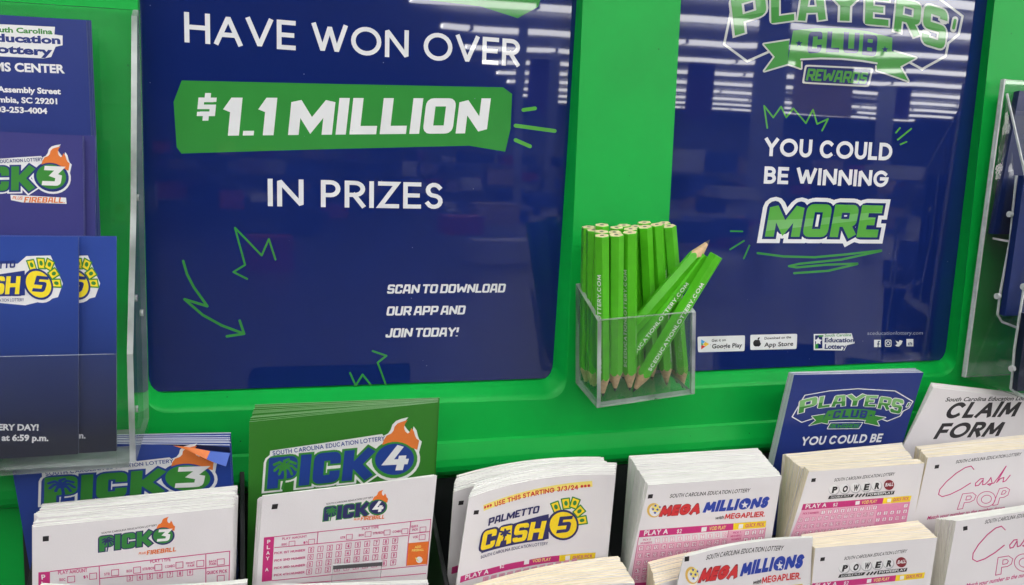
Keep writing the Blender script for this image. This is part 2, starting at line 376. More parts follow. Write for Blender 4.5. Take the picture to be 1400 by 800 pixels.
def circ(cx, cy, rx, ry=None, n=28, rot=0.0):
    ry = ry or rx; r = math.radians(rot)
    return [(cx + rx * math.cos(t) * math.cos(r) - ry * math.sin(t) * math.sin(r), cy + rx * math.cos(t) * math.sin(r) + ry * math.sin(t) * math.cos(r)) for t in [2 * math.pi * k / n for k in range(n)]]
def star(cx, cy, r, rot=-90, n=5, k=.42): return [(cx + (r if i % 2 == 0 else r * k) * math.cos(math.radians(rot + i * 180 / n)), cy + (r if i % 2 == 0 else r * k) * math.sin(math.radians(rot + i * 180 / n))) for i in range(2 * n)]
def rrect(a, b, c_, d, r=.15):     # rounded quad through four corners
    pts = [V(a), V(b), V(c_), V(d)]; out = []; s = min((pts[1] - pts[0]).length, (pts[2] - pts[1]).length) * r
    for i in range(4):
        p = pts[i]; q = (pts[i - 1] - p).normalized() * s; e = (pts[(i + 1) % 4] - p).normalized() * s
        out += [tuple(p + q), tuple(p + q * .3 + e * .06), tuple(p + q * .06 + e * .3), tuple(p + e)]
    return out

# ------------------------------------------------------------------ materials
GREEN = mat('green_plastic', (0.002, 0.36, 0.048, 1), rough=0.38, spec=0.24, bump=0.10, bscale=900, vary=0.07, vscale=18, wob=0.05, wscale=16, speck=(0.045, (.004, .10, .02, 1)))
BLACK = mat('black_plastic', (0.012, 0.013, 0.014, 1), rough=0.4, spec=0.4, vary=0.1)
NAVY = glossy_print('navy', (0.0065, 0.0175, 0.118, 1))
PWHITE = glossy_print('white', (0.72, 0.73, 0.74, 1))
PGREEN = glossy_print('green', (0.035, 0.25, 0.045, 1))
PLIME = glossy_print('lime', (0.09, 0.36, 0.05, 1))
PLGREEN = glossy_print('pale_green', (0.15, 0.42, 0.12, 1))
PGREY = glossy_print('grey', (0.30, 0.33, 0.42, 1))
PBLACK = glossy_print('black', (0.012, 0.012, 0.015, 1))
PRED = glossy_print('red', (0.6, 0.04, 0.03, 1)); PYEL = glossy_print('yellow', (0.8, 0.5, 0.03, 1)); PSKY = glossy_print('sky', (0.05, 0.35, 0.75, 1)); PMINT = glossy_print('mint', (0.03, 0.4, 0.14, 1))
PAPER = mat('slip_paper', (0.74, 0.71, 0.72, 1), rough=0.7, spec=0.2, bump=0.15, bscale=1500, vary=0.02, vscale=30)
EDGE = mat('slip_edge', (0.74, 0.75, 0.70, 1), rough=0.8, spec=0.1, vary=0.13, vscale=1000); grain(EDGE, .06, 1.6, .06)
CREAM = mat('slip_edge_cream', (0.78, 0.69, 0.52, 1), rough=0.8, spec=0.1, vary=0.16, vscale=1000); grain(CREAM, .05, 1.2, .05)
IB = paper_ink('black', (0.02, 0.018, 0.02, 1)); IM = paper_ink('magenta', (0.55, 0.035, 0.19, 1)); IMP = paper_ink('pale_magenta', (0.72, 0.26, 0.42, 1)); IPK = paper_ink('pink', (0.75, 0.40, 0.52, 1))
IY = paper_ink('yellow', (0.85, 0.62, 0.02, 1)); IPY = paper_ink('pale_yellow', (0.86, 0.72, 0.18, 1)); IW = paper_ink('white', (0.78, 0.77, 0.77, 1)); INV = paper_ink('navy', (0.03, 0.03, 0.12, 1)); IBL = paper_ink('blue', (0.03, 0.06, 0.36, 1))
IG = paper_ink('green', (0.04, 0.22, 0.05, 1)); IR = paper_ink('red', (0.62, 0.04, 0.045, 1)); IO = paper_ink('orange', (0.75, 0.17, 0.03, 1)); IGR = paper_ink('grey', (0.45, 0.44, 0.46, 1)); IMR = paper_ink('maroon', (0.22, 0.02, 0.03, 1)); IGO = paper_ink('gold', (0.72, 0.45, 0.1, 1)); IDG = paper_ink('dark_grey', (0.035, 0.033, 0.036, 1))
CNAVY = card_ink('navy', (0.018, 0.035, 0.19, 1)); CDNAVY = card_ink('dark_navy', (0.02, 0.028, 0.085, 1)); CPURP = card_ink('violet_navy', (0.045, 0.045, 0.20, 1)); CGREEN = card_ink('green', (0.035, 0.19, 0.022, 1)); CW = card_ink('white', (0.75, 0.75, 0.75, 1))
CG2 = card_ink('mid_green', (0.045, 0.24, 0.04, 1)); CBLUE = card_ink('blue', (0.020, 0.052, 0.27, 1)); CORG = card_ink('orange', (0.72, 0.19, 0.04, 1)); CYEL = card_ink('yellow', (0.85, 0.68, 0.03, 1)); CPG = card_ink('pale_green', (0.20, 0.45, 0.16, 1))
ACR = clear('acrylic', (0.985, 0.99, 0.988, 1), haze=0.012)
ACRS = clear('acrylic_smoky', (0.95, 0.965, 0.96, 1), haze=0.008)
ACE = clear('acrylic_edge', (0.55, 0.58, 0.58, 1), haze=0.42, rough=0.2)

# ------------------------------------------------------------------ the setting: floor, ceiling and the lamp rows the posters mirror
def slab(name, z0, z1, m):
    b = MB(); b.box(-45, 45, -60, 12, z0, z1, m); o = b.build(name); o['kind'] = 'structure'; return o
slab('floor', -0.1, 0.0, mat('floor_tile', (0.13, 0.13, 0.13, 1), rough=0.35, vary=0.1, vscale=2))
slab('ceiling', CAMZ + 3.45, CAMZ + 3.55, mat('ceiling_paint', (0.74, 0.74, 0.78, 1), rough=0.8, vary=0.05, vscale=3))
lampm = bpy.data.materials.new('tube_lamp'); lampm.use_nodes = True
e = lampm.node_tree.nodes['Principled BSDF']; e.inputs['Emission Color'].default_value = (1, 0.985, 0.95, 1); e.inputs['Emission Strength'].default_value = LAMP; e.inputs['Base Color'].default_value = (.8, .8, .8, 1)
capm = mat('lamp_housing', (0.7, 0.7, 0.7, 1), rough=.5)
TS = math.tan(math.radians(8.0)); rr = random.Random(3)
for k in range(14):
    y0 = -(0.4 + k) * 3.0; xs = []; z0 = CAMZ + 3.0; hh = 0.085; d = 0.13
    for i in range(-11, 13):
        xa, xb = i * 2.5 + .04 + (k % 2) * .5, i * 2.5 + 2.46 + (k % 2) * .5
        lim = 3.1 + max(0, -y0 - 16.2) * .42
        if k > 3 and xb < lim + .2: continue
        if k > 3: xa = max(xa, lim)
        if y0 + xb * TS > -0.3: continue
        on = not (k > 9 and rr.random() < .12)
        xs += [(xa, on), (xb, False)]
    b = MB(); n = len(xs); vs = []
    for x, on in xs:
        y = y0 + x * TS; vs += [(x, y - d, z0), (x, y + d, z0), (x, y + d, z0 + hh), (x, y - d, z0 + hh)]
    for q in range(n - 1):
        lit = xs[q][1]
        b.add(vs[4 * q:4 * q + 8] if False else [], [], lampm)
    me_f = []; me_m = []
    for q in range(n - 1):
        for r in range(4): me_f.append((4 * q + r, 4 * q + (r + 1) % 4, 4 * q + 4 + (r + 1) % 4, 4 * q + 4 + r)); me_m.append(0 if xs[q][1] else 1)
    b.v = vs; b.f = me_f; b.m = me_m; b.mats = [lampm, capm]
    o = b.build('ceiling_lamp'); tag(o, 'row of white ceiling tube lamps mirrored as bright bars in the glossy posters', 'lamp', 'rows of ceiling tube lamps')
# the far end of the shop, seen only as a dim reflection in the posters
b = MB(); b.box(-45, 45, -44.2, -44, 0, CAMZ + 3.4, mat('back_wall_paint', (.45, .46, .5, 1), rough=.8)); o = b.build('back_wall'); o['kind'] = 'structure'
gm = [mat('goods_%s' % n_, c_, rough=.5) for n_, c_ in (('blue', (.05, .08, .3, 1)), ('white', (.6, .6, .6, 1)), ('dark', (.04, .04, .06, 1)), ('red', (.35, .04, .04, 1)), ('tan', (.4, .3, .2, 1)))]
b = MB()
for k in range(420):
    y = -rr.uniform(6, 42); x = rr.uniform(-6, 30); w_ = rr.uniform(.2, .9); z0 = rr.choice((0, .45, .9, 1.35)); 
    b.box(x, x + w_, y, y + .5, z0, z0 + rr.uniform(.2, .42), rr.choice(gm))
def mirrored(u0, v0, u1, v1, dist, m):   # a hanging sign whose mirror image stands at a given distance
    p, q = raydir(u0, v0), raydir(u1, v1); p = p * (dist / p.y); q = q * (dist / q.y)
    b.box(min(p.x, q.x), max(p.x, q.x), -dist + .9, -dist + .94, min(p.z, q.z) + CAMZ, max(p.z, q.z) + CAMZ, m)
pur = mat('banner_purple', (.10, .04, .16, 1), rough=.7); tan_ = mat('sign_tan', (.45, .33, .18, 1), rough=.7); pil = mat('pillar_grey', (.30, .32, .40, 1), rough=.7)
for r_, m_, ds in (((937, 112, 969, 196), pur, 24), ((1211, 126, 1240, 190), pur, 25), ((724, 112, 761, 186), pur, 24), ((1084, 112, 1158, 188), tan_, 20), ((1049, -200, 1059, 330), pil, 15), ((707, 60, 712, 320), pil, 18), ((752, 85, 757, 320), pil, 22), ((1202, 118, 1211, 300), pil, 24)): mirrored(*r_, ds, m_)
o = b.build('goods_signs_pillars'); o['kind'] = 'stuff'  # hanging banners, tan sign and pillars are joined into this mesh with the goods

# ------------------------------------------------------------------ the green stand
YF, YP = 0.460, 0.4715
stand = empty('display_stand', at(700, 700, YF), 'bright green moulded plastic stand holding both posters and the black slip trays', 'display stand')
def loop_round(c4, r, n=6):        # c4: TL, TR, BR, BL in (x, z); rounded at the corners
    pts = [V(p) for p in c4]; out = []
    for i in range(4):
        p = pts[i]; a = (pts[i - 1] - p).normalized(); bq = (pts[(i + 1) % 4] - p).normalized()
        A = p + a * r; B = p + bq * r
        for k in range(n + 1):
            t = k / n; out.append(A * (1 - t) ** 2 + p * 2 * t * (1 - t) + B * t ** 2)
    return out
def xz(u, v, y): p = at(u, v, y); return V((p.x, p.z))
def ext_top(a, b, dz=0.10):        # carry an edge from b through a further up
    d = (a - b); return a + d * (dz / d.y)
def window(front_px, back_px):
    f = [xz(*p, YF) for p in front_px]; b = [xz(*p, YP) for p in back_px]
    f[0] = ext_top(f[0], f[3]); f[1] = ext_top(f[1], f[2]); b[0] = ext_top(b[0], b[3], .095); b[1] = ext_top(b[1], b[2], .095)
    return f, b
w1f, w1b = window([(188, 0), (797, 0), (774, 545), (198, 566)], [(192, 0), (786, 0), (753, 517), (204, 536)])
w2f, w2b = window([(931, 0), (1360, 0), (1305, 514), (902, 534)], [(921, 0), (1346, 0), (1292, 492), (893, 510)])
b = MB()
x0, x1 = at(-260, 400, YF).x, at(1620, 400, YF).x
zt = max(w1f[0].y, w2f[1].y) + 0.03
zc = at(700, 597, YF).z            # crease line where the apron starts
outer = [V((x0, zt)), V((x1, zt)), V((x1, zc)), V((x0, zc))]
holes = [loop_round(w1f, .013), loop_round(w2f, .013)]
tess = [[V((p.x, p.y, 0)) for p in lp] for lp in [outer] + holes]
flat = [p for lp in tess for p in lp]
b.add([(p.x, YF, p.y) for p in flat], tessellate_polygon(tess), GREEN)
def rings(c_front, c_back, prof):
    # prof: list of (blend 0 front .. 1 back, depth y)
    ls = []
    for t, y in prof:
        c4 = [c_front[i] * (1 - t) + c_back[i] * t for i in range(4)]
        ls.append([V((p.x, y, p.y)) for p in loop_round(c4, .013 - .003 * t)])
    n = len(ls[0]); vs = [p for l in ls for p in l]; fs = []
    for k in range(len(ls) - 1):
        for i in range(n):
            fs.append((k * n + i, k * n + (i + 1) % n, (k + 1) * n + (i + 1) % n, (k + 1) * n + i))
    return vs, fs
prof = [(0, YF), (.05, YF + .0002), (.16, YF + .0009), (.30, YF + .0024), (.45, YF + .0046), (.62, YF + .007), (.8, YF + .0095), (1, YP + .004)]
rb = MB()
for f_, b_ in ((w1f, w1b), (w2f, w2b)):
    vs, fs = rings(f_, b_, prof); rb.add(vs, fs, GREEN)
# apron below the crease, coming a little forward, then the tray's back
za = at(700, 634, YF - .006).z
ap = [(YF, zc), (YF - .0015, zc - .0012), (YF - .0032, za + .004), (YF - .0034, za), (YF - .0026, za - .003), (YF - .0002, za - .0056), (YF + .004, za - .0075), (YF + .012, za - .009), (YF + .013, za - .13)]
vs = []; fs = []
for y, z in ap: vs += [(x0, y, z), (x1, y, z)]
for i in range(len(ap) - 1): fs.append((2 * i, 2 * i + 1, 2 * i + 3, 2 * i + 2))
b.add(vs, fs, GREEN)
body = b.build('body', stand, recalc=False)
for p in body.data.polygons:
    if p.normal.y > 0: p.flip()
rim = rb.build('window_rim', stand, smooth=True, recalc=False)
# black tray: dividers between the pockets
YB = YF + .002
bb = MB(); bb.box(at(30, 700, YB).x, x1, YB - .0005, YB + .0008, za - .12, za - .0085, BLACK); bb.build('tray_back', stand)
for px_ in (28, 331, 611, 846, 1052, 1232, 1392):
    d = MB(); x = at(px_, 705, .40).x
    zq = at(px_, 672 if px_ > 30 else 700, .42).z; d.hexa([V((x - .0012, .372, za - .12)), V((x + .0012, .372, za - .12)), V((x + .0012, .372, zq - .055)), V((x - .0012, .372, zq - .055)), V((x - .0012, YB - .001, za - .12)), V((x + .0012, YB - .001, za - .12)), V((x + .0012, YB - .001, zq)), V((x - .0012, YB - .001, zq))], BLACK); d.build('tray_divider', stand, bevel=.0004)

# ------------------------------------------------------------------ posters
PLEAN = 0.8
def strokes(fr, P, lines, wd, m, name, parent):
    for ln in lines: k = Ink(fr); k.stroke(P, [ln], wd, m); k.build(name, parent)
def poster(name, c4, label):
    root = empty(name, V(((c4[2].x + c4[3].x) / 2, YP, c4[3].y)), label, 'poster')
    m = MB(); g = .004
    cc = [c4[0] + V((-g, 0)), c4[1] + V((g, 0)), c4[2] + V((g, -.0)), c4[3] + V((-g, -.0))]
    yl = lambda z: YP - (z - c4[3].y) * math.tan(math.radians(PLEAN))
    m.hexa([V((p.x, yl(p.y), p.y)) for p in cc] + [V((p.x, yl(p.y) + .0008, p.y)) for p in cc], NAVY); m.build('poster_sheet', root)
    f = Frame((400, 400), (500, 400), YP); t = math.radians(PLEAN)
    f.o = V((c4[3].x, YP, c4[3].y)); f.n = V((0, -math.cos(t), -math.sin(t))); f.ex = V((1, 0, 0)); f.ey = V((0, -math.sin(t), math.cos(t)))
    return root, f
p1, FP = poster('poster', w1b, 'glossy navy poster reading HAVE WON OVER $1.1 MILLION IN PRIZES, left of green divider')
p2, FQ = poster('poster', w2b, 'glossy navy poster reading YOU COULD BE WINNING MORE, right of the pencils')
A3 = crop(FP, 200, 0, 2.3333); A4 = crop(FP, 200, 270, 2.3333); A5 = crop(FQ, 900, 0, 2.8); A6 = crop(FQ, 900, 240, 2.8)
i = Ink(FP); i.poly(A3, [(870, -20), (905, 1), (1065, 20), (1185, 58), (1250, 22), (1265, -25)], PGREEN); i.build('banner', p1)
i = Ink(FP); txt(i, A3, 'HAVE WON OVER', (122, 135), (1190, 213), 97, PWHITE, wt=.155, track=.13); i.build('headline', p1)
i = Ink(FP); i.poly(A3, [(113, 257), (600, 268), (1138, 279), (1167, 300), (1162, 410), (1145, 484), (1030, 465), (500, 478), (112, 490), (97, 470), (87, 325)], PGREEN); i.build('banner', p1)
i = Ink(FP, .07); txt(i, A3, '1.1 MILLION', (243, 433), (1085, 425), 121, PWHITE, 'blk', wt=.31, shear=.16, track=.11); txt(i, A3, '$', (160, 380), (218, 380), 78, PWHITE, 'blk', wt=.25, shear=.16); i.build('headline', p1)
i = Ink(FP); txt(i, A3, 'IN PRIZES', (388, 658), (945, 667), 88, PWHITE, wt=.155, track=.14); i.build('headline', p1)
strokes(FP, A3, [[(1203, 351), (1240, 346)], [(1178, 401), (1303, 418)], [(1178, 447), (1224, 467)]], 12, PLIME, 'dash_mark', p1)
i = Ink(FP); i.stroke(A4, [[(118, 203), (130, 245), (152, 287), (195, 347), (122, 325), (180, 375), (240, 408), (312, 435)], [(298, 393), (312, 435), (257, 443)]], 8, PGREEN); i.build('arrow', p1)
strokes(FP, A4, [[(412, 198), (391, 133), (368, 185), (283, 97), (297, 150), (315, 215), (278, 238), (322, 260)], [(722, 490), (766, 505), (738, 527), (764, 597)], [(650, 560), (668, 600), (690, 565), (716, 598)]], 6, PGREEN, 'scribble', p1)
i = Ink(FP)
for s_, a, b2 in (('SCAN TO DOWNLOAD', (767, 307), (1143, 303)), ('OUR APP AND', (765, 377), (1015, 373)), ('JOIN TODAY!', (762, 447), (993, 443))):
    txt(i, A4, s_, a, b2, 29, PWHITE, 'blk', wt=.27, shear=.16, track=.08)
i.build('lettering', p1)
# right poster
i = Ink(FQ)
for s_, a, b2, cp, bend in (('YOU COULD', (405, 597), (893, 615), 70, 0), ('BE WINNING', (403, 703), (878, 717), 66, 0)):
    txt(i, A5, s_, a, b2, cp, PWHITE, wt=.205, track=.10)
i.build('headline', p2)
def club_logo(ink, P, W, G, LG, N, stars=True):
    outer = [(300, -60), (252, 170), (340, 235), (420, 200)], [(1000, -62), (1165, 62), (1150, 132), (1110, 165), (1100, 215), (1010, 265), (960, 238)], [(300, -60), (480, -95), (700, -105), (1000, -62)]
    ink.stroke(P, outer, 9, W)
    LT = [('P', (293, 137), (420, 98), 140, .12), ('L', (432, 90), (520, 78), 125, .10), ('A', (535, 80), (640, 76), 120, .04), ('Y', (645, 78), (780, 82), 122, 0), ('E', (790, 92), (880, 100), 120, -.06), ('R', (900, 118), (995, 142), 128, -.1), ('S', (1005, 165), (1095, 192), 150, -.16)]
    for o, m in ((.065, W),):
        for ch, a, b2, cp, sh in LT: txt(ink, P, ch, a, b2, cp, m, 'blk', wt=.27, shear=sh, o=o)
    for ch, a, b2, cp, sh in LT: txt(ink, P, ch, a, b2, cp, G, 'blk', wt=.27, shear=sh)
    for ch, a, b2, cp, sh in LT:
        top_, bt_ = cp * .98, cp * .48; txt(ink, P, ch, a, b2, cp, LG, 'blk', wt=.27, shear=sh, clip=[(a[0] - 30, a[1] - bt_), (b2[0] + 60, b2[1] - bt_ * .9), (b2[0] + 60, b2[1] - top_ - 20), (a[0] - 30, a[1] - top_ - 20)])
    ink.stroke(P, [[(1135, 75), (1128, 112)]], 24, W); ink.stroke(P, [[(1135, 78), (1129, 108)]], 12, G)
    tails = [[(403, 170), (500, 155), (495, 232), (545, 228), (545, 262), (495, 245), (405, 272), (445, 218)], [(890, 195), (985, 222), (925, 255), (955, 310), (870, 280), (835, 270), (835, 240), (890, 255)]]
    band = [(515, 118), (600, 108), (700, 108), (800, 120), (895, 145), (890, 255), (800, 238), (700, 225), (600, 225), (495, 232)]
    ink.stroke(P, tails, 12, W, closed=True); ink.stroke(P, [band], 14, N, closed=True); ink.polys(P, tails, G); ink.poly(P, band, G)
    ink.stroke(P, [[(545, 228), (620, 224), (700, 226), (780, 234), (835, 243)]], 7, W)
    for ch, a, b2, cp, sh in (('C', (568, 206), (622, 202), 82, .14), ('L', (640, 201), (690, 201), 80, .08), ('U', (705, 203), (765, 206), 80, 0), ('B', (778, 210), (832, 218), 82, -.05)): txt(ink, P, ch, a, b2, cp, N, 'blk', wt=.3, shear=sh)
    ink.polys(P, [star(537, 167, 14), star(866, 190, 14)], N)
    ink.poly(P, rrect((560, 248), (822, 260), (805, 334), (548, 320), .2), W); ink.poly(P, rrect((566, 255), (814, 266), (799, 327), (556, 314), .2), N)
    txt(ink, P, 'REWARDS', (562, 308), (793, 322), 46, G, 'blk', wt=.27, shear=.2, track=.06)
i = Ink(FQ); club_logo(i, A5, glossy_print('cream', (.50, .52, .50, 1)), glossy_print('leaf', (.055, .26, .05, 1)), glossy_print('pale_leaf', (.11, .34, .10, 1)), NAVY); i.build('logo', p2)
strokes(FQ, A5, [[(417, 490), (405, 405), (440, 450), (470, 408), (490, 450), (517, 415), (565, 472), (592, 420), (608, 475), (650, 455), (627, 500)], [(910, 508), (925, 490)], [(917, 535), (968, 493)], [(927, 553), (950, 543)]], 6, PLIME, 'scribble', p2)
i = Ink(FQ)
txt(i, A6, 'MORE', (408, 234), (838, 237), 128, PWHITE, 'blk', wt=.33, shear=.12, o=.26, track=.1); txt(i, A6, 'MORE', (408, 234), (838, 237), 128, NAVY, 'blk', wt=.33, shear=.12, o=.10, track=.1)
txt(i, A6, 'MORE', (408, 234), (838, 237), 128, PLIME, 'blk', wt=.33, shear=.12, track=.1)
txt(i, A6, 'MORE', (408, 234), (838, 237), 128, PLGREEN, 'blk', wt=.33, shear=.12, track=.1, clip=[(395, 215), (470, 205), (560, 196), (650, 186), (740, 176), (840, 165), (860, 140), (760, 146), (680, 158), (600, 164), (500, 168), (400, 172)]); i.build('word_logo', p2)
strokes(FQ, A6, [[(380, 297), (480, 310), (600, 313), (720, 302), (853, 287)], [(853, 289), (700, 322), (540, 338), (500, 347), (530, 352), (640, 342), (762, 337)], [(762, 339), (650, 365), (520, 374)]], 8, PGREEN, 'underline', p2); strokes(FQ, A6, [[(277, 213), (322, 214)], [(275, 283), (328, 250)], [(327, 318), (349, 268)]], 6, PGREEN, 'dash_mark', p2)
i = Ink(FQ); i.poly(A6, rrect((150, 617), (332, 612), (330, 672), (152, 677)), PWHITE); i.polys(A6, [[(164, 627), (164, 646), (180, 637)]], PSKY); i.polys(A6, [[(164, 646), (164, 666), (180, 655)]], PRED); i.polys(A6, [[(180, 637), (195, 645), (180, 655), (172, 646)]], PYEL); i.polys(A6, [[(164, 640), (164, 652), (174, 646)]], PMINT)
txt(i, A6, 'Get it on', (204, 637), (258, 634), 11, PBLACK, 'bold'); txt(i, A6, 'Google Play', (205, 662), (320, 657), 17, PBLACK, 'bold'); i.build('store_badge', p2)
i = Ink(FQ); i.poly(A6, rrect((352, 610), (532, 606), (529, 664), (352, 668)), PWHITE); i.polys(A6, [circ(374, 642, 11, 13), circ(382, 642, 11, 13)], PBLACK); i.poly(A6, circ(394, 636, 5), PWHITE); i.poly(A6, circ(384, 624, 3, 6, rot=35), PBLACK)
txt(i, A6, 'Download on the', (406, 628), (508, 623), 10, PBLACK, 'bold'); txt(i, A6, 'App Store', (405, 656), (516, 651), 17, PBLACK, 'bold'); i.build('store_badge', p2)
i = Ink(FQ); i.poly(A6, [(595, 607), (740, 604), (745, 622), (752, 642), (722, 650), (712, 670), (595, 668)], PWHITE); i.poly(A6, [(600, 612), (628, 611), (628, 662), (600, 663)], NAVY); i.polys(A6, [[(600, 645), (612, 645), (612, 663), (600, 663)], [(614, 611), (632, 611), (632, 617), (614, 618)]], PGREEN); i.poly(A6, star(612, 634, 15, k=.55), PWHITE)
txt(i, A6, 'South Carolina', (637, 617), (738, 615), 11, PGREEN, 'bold'); txt(i, A6, 'Education', (636, 638), (748, 638), 17, NAVY, 'bold', wt=.3); txt(i, A6, 'Lottery', (636, 663), (718, 663), 18, NAVY, 'bold', wt=.3); i.build('logo', p2)
i = Ink(FQ); txt(i, A6, 'sceducationlottery.com', (800, 610), (1012, 609), 14, PGREY, 'sans'); i.build('lettering', p2)
i = Ink(FQ); i.polys(A6, [[(826, 629), (852, 629), (852, 657), (826, 657)], [(950, 626), (976, 626), (976, 654), (950, 654)]], PWHITE); i.stroke(A6, [rrect((869, 630), (891, 630), (891, 654), (869, 654), .25), circ(880, 642, 6)], 3, PWHITE, closed=True); i.poly(A6, [(907, 650), (915, 645), (908, 632), (920, 638), (924, 630), (931, 632), (935, 634), (930, 646), (921, 655), (912, 654)], PWHITE)
i.stroke(A6, [[(848, 635), (842, 636), (841, 657)], [(837, 645), (847, 645)]], 4, NAVY, rnd=False); i.stroke(A6, [[(957, 640), (957, 650)], [(963, 650), (963, 640), (970, 642), (970, 650)]], 3, NAVY, rnd=False); i.build('social_icons', p2)

# ------------------------------------------------------------------ stacks of paper
def stack(name, fr, front, back, thick, n, label, cat, face, edge, group=None, length=100, jit=.35, parts='paper_sheets', skirt=0.0, base=0.0):
    # front / back: pixel corners TL, TR, BL, BR of the first and last sheet
    F = [fr.px(*p, z=base) for p in front]
    B = [fr.px(*p, z=base - thick) for p in back] if back else [p.copy() for p in F]
    if len(B) == 2: B += [F[2] + (B[0] - F[0]) * 0, F[3] + (B[1] - F[1]) * 0]
    def down(t, q): d = (q - t); return t + d * (length / max(1e-6, -d.y))
    root = empty(name, fr.p3(fr.W / 2, -length, 0), label, cat, group)
    m = MB(); N = 36 if fr.bow else 1; rj = random.Random(len(label)); dz = thick / n
    inc = [0.0] + [rj.uniform(.25, 1.9) for k in range(n - 1)]; tot = sum(inc) or 1; run = 0.0
    for k in range(n):
        run += inc[k]; t = run / tot; j = 0 if k == 0 else jit * (2.6 if rj.random() < .12 else 1)
        tl = F[0].lerp(B[0], t) + V((rj.uniform(-j, j), rj.uniform(-j, j))); tr = F[1].lerp(B[1], t) + V((rj.uniform(-j, j), rj.uniform(-j, j)))
        bl = down(F[0].lerp(B[0], t), F[2].lerp(B[2], t)); br = down(F[1].lerp(B[1], t), F[3].lerp(B[3], t)); z = base - k * dz
        R_ = 16 if fr.bow else 1
        def pt(u, v, zz): p = tl.lerp(tr, u).lerp(bl.lerp(br, u), v); return tuple(fr.p3(p.x, p.y, zz))
        g0 = len(m.v); zb = z - dz * (.995 if fr.bow else .93)
        if True:
            for r in range(R_ + 1):
                for q in range(N + 1): m.v.append(pt(q / N, r / R_, z))
            for r in range(R_):
                for q in range(N):
                    a = g0 + r * (N + 1) + q; m.f.append([a + N + 1, a + N + 2, a + 1, a]); m.m.append(m.mi(face))
        rim = [(q / N, 0) for q in range(N + 1)] + [(1, r / R_) for r in range(1, R_ + 1)] + [(1 - q / N, 1) for q in range(1, N + 1)] + [(0, 1 - r / R_) for r in range(1, R_)]
        g1 = len(m.v); n_ = len(rim)
        for u, v in rim: m.v.append(pt(u, v, z))
        for u, v in rim: m.v.append(pt(u, v, zb))
        for q in range(n_): e_ = (q + 1) % n_; m.f.append([g1 + q, g1 + e_, g1 + n_ + e_, g1 + n_ + q]); m.m.append(m.mi(edge))
        if k == n - 1 and not fr.bow: m.f.append([g1 + n_ + q for q in range(n_)]); m.m.append(m.mi(face))
    o = m.build(parts, root, recalc=False)
    if fr.bow:
        for p in o.data.polygons: p.use_smooth = p.material_index == 0
    return root

LEAN = 10
def pick_logo(ink, P, num, LET, OUT, OV, W, OR, TXT, strip=True, fire=False):
    L0, L1 = (133, 411), (553, 367)
    flame = [(600, 232), (606, 212), (618, 194), (636, 186), (646, 174), (650, 158), (662, 145), (680, 138), (703, 131), (692, 147), (688, 163), (694, 178), (704, 186), (713, 178), (718, 164), (728, 176), (733, 194), (739, 206), (750, 214), (746, 232), (742, 252), (700, 235), (650, 232)]
    ell = lambda e: circ(650, 290, 82 + e, 66 + e, rot=-6)
    up = (0, 0)
    if strip:
        ink.layer([[P(*p) for p in flame_off(flame, 9)], [P(*p) for p in ell(22)], [P(*p) for p in [(146, 256), (350, 226), (600, 188), (630, 230), (620, 262), (350, 300), (142, 300)]]], W); txt(ink, P, 'PICK', L0, L1, 125, W, 'blk', wt=.36, shear=.10, o=.17, track=.10)
    txt(ink, P, 'PICK', L0, L1, 125, OUT, 'blk', wt=.36, shear=.10, o=.09, track=.10); ink.poly(P, ell(11), OUT)
    ink.poly(P, flame, OR); ink.poly(P, [(668, 205), (690, 160), (690, 185), (712, 205), (700, 215)], OR); ink.poly(P, ell(5), OUT)
    txt(ink, P, 'PICK', L0, L1, 125, LET, 'blk', wt=.36, shear=.10, track=.10); ink.poly(P, ell(-3), OV)
    txt(ink, P, num, (598, 338), (697, 333), 100, W, 'blk', wt=.3, shear=.16)
    # small palm in the first letter
    fr_ = [[(207, 318), (185, 302), (162, 312)], [(207, 318), (182, 318), (164, 336)], [(207, 318), (192, 330), (182, 350)], [(207, 318), (228, 299), (249, 307)], [(207, 318), (234, 316), (250, 332)], [(207, 318), (226, 331), (234, 350)], [(207, 318), (203, 298), (221, 290)]]
    ink.stroke(P, fr_, 11, OUT); ink.stroke(P, [[(207, 325), (208, 360), (196, 408)]], 11, OUT)
    if strip: txt(ink, P, 'SOUTH CAROLINA EDUCATION LOTTERY', (157, 275), (610, 213), 18, TXT, wt=.17, track=.13)
    else: txt(ink, P, 'SOUTH CAROLINA EDUCATION LOTTERY', (160, 262), (606, 205), 15, TXT, wt=.16, track=.13)
def flame_off(pts, d):
    cx = sum(p[0] for p in pts) / len(pts); cy = sum(p[1] for p in pts) / len(pts); out = []
    for x, y in pts:
        l = math.hypot(x - cx, y - cy) or 1; out.append((x + (x - cx) / l * d * 1.3, y + (y - cy) / l * d * 1.3))
    return out
PK = [(133, 411), (553, 367), (160, 286)]
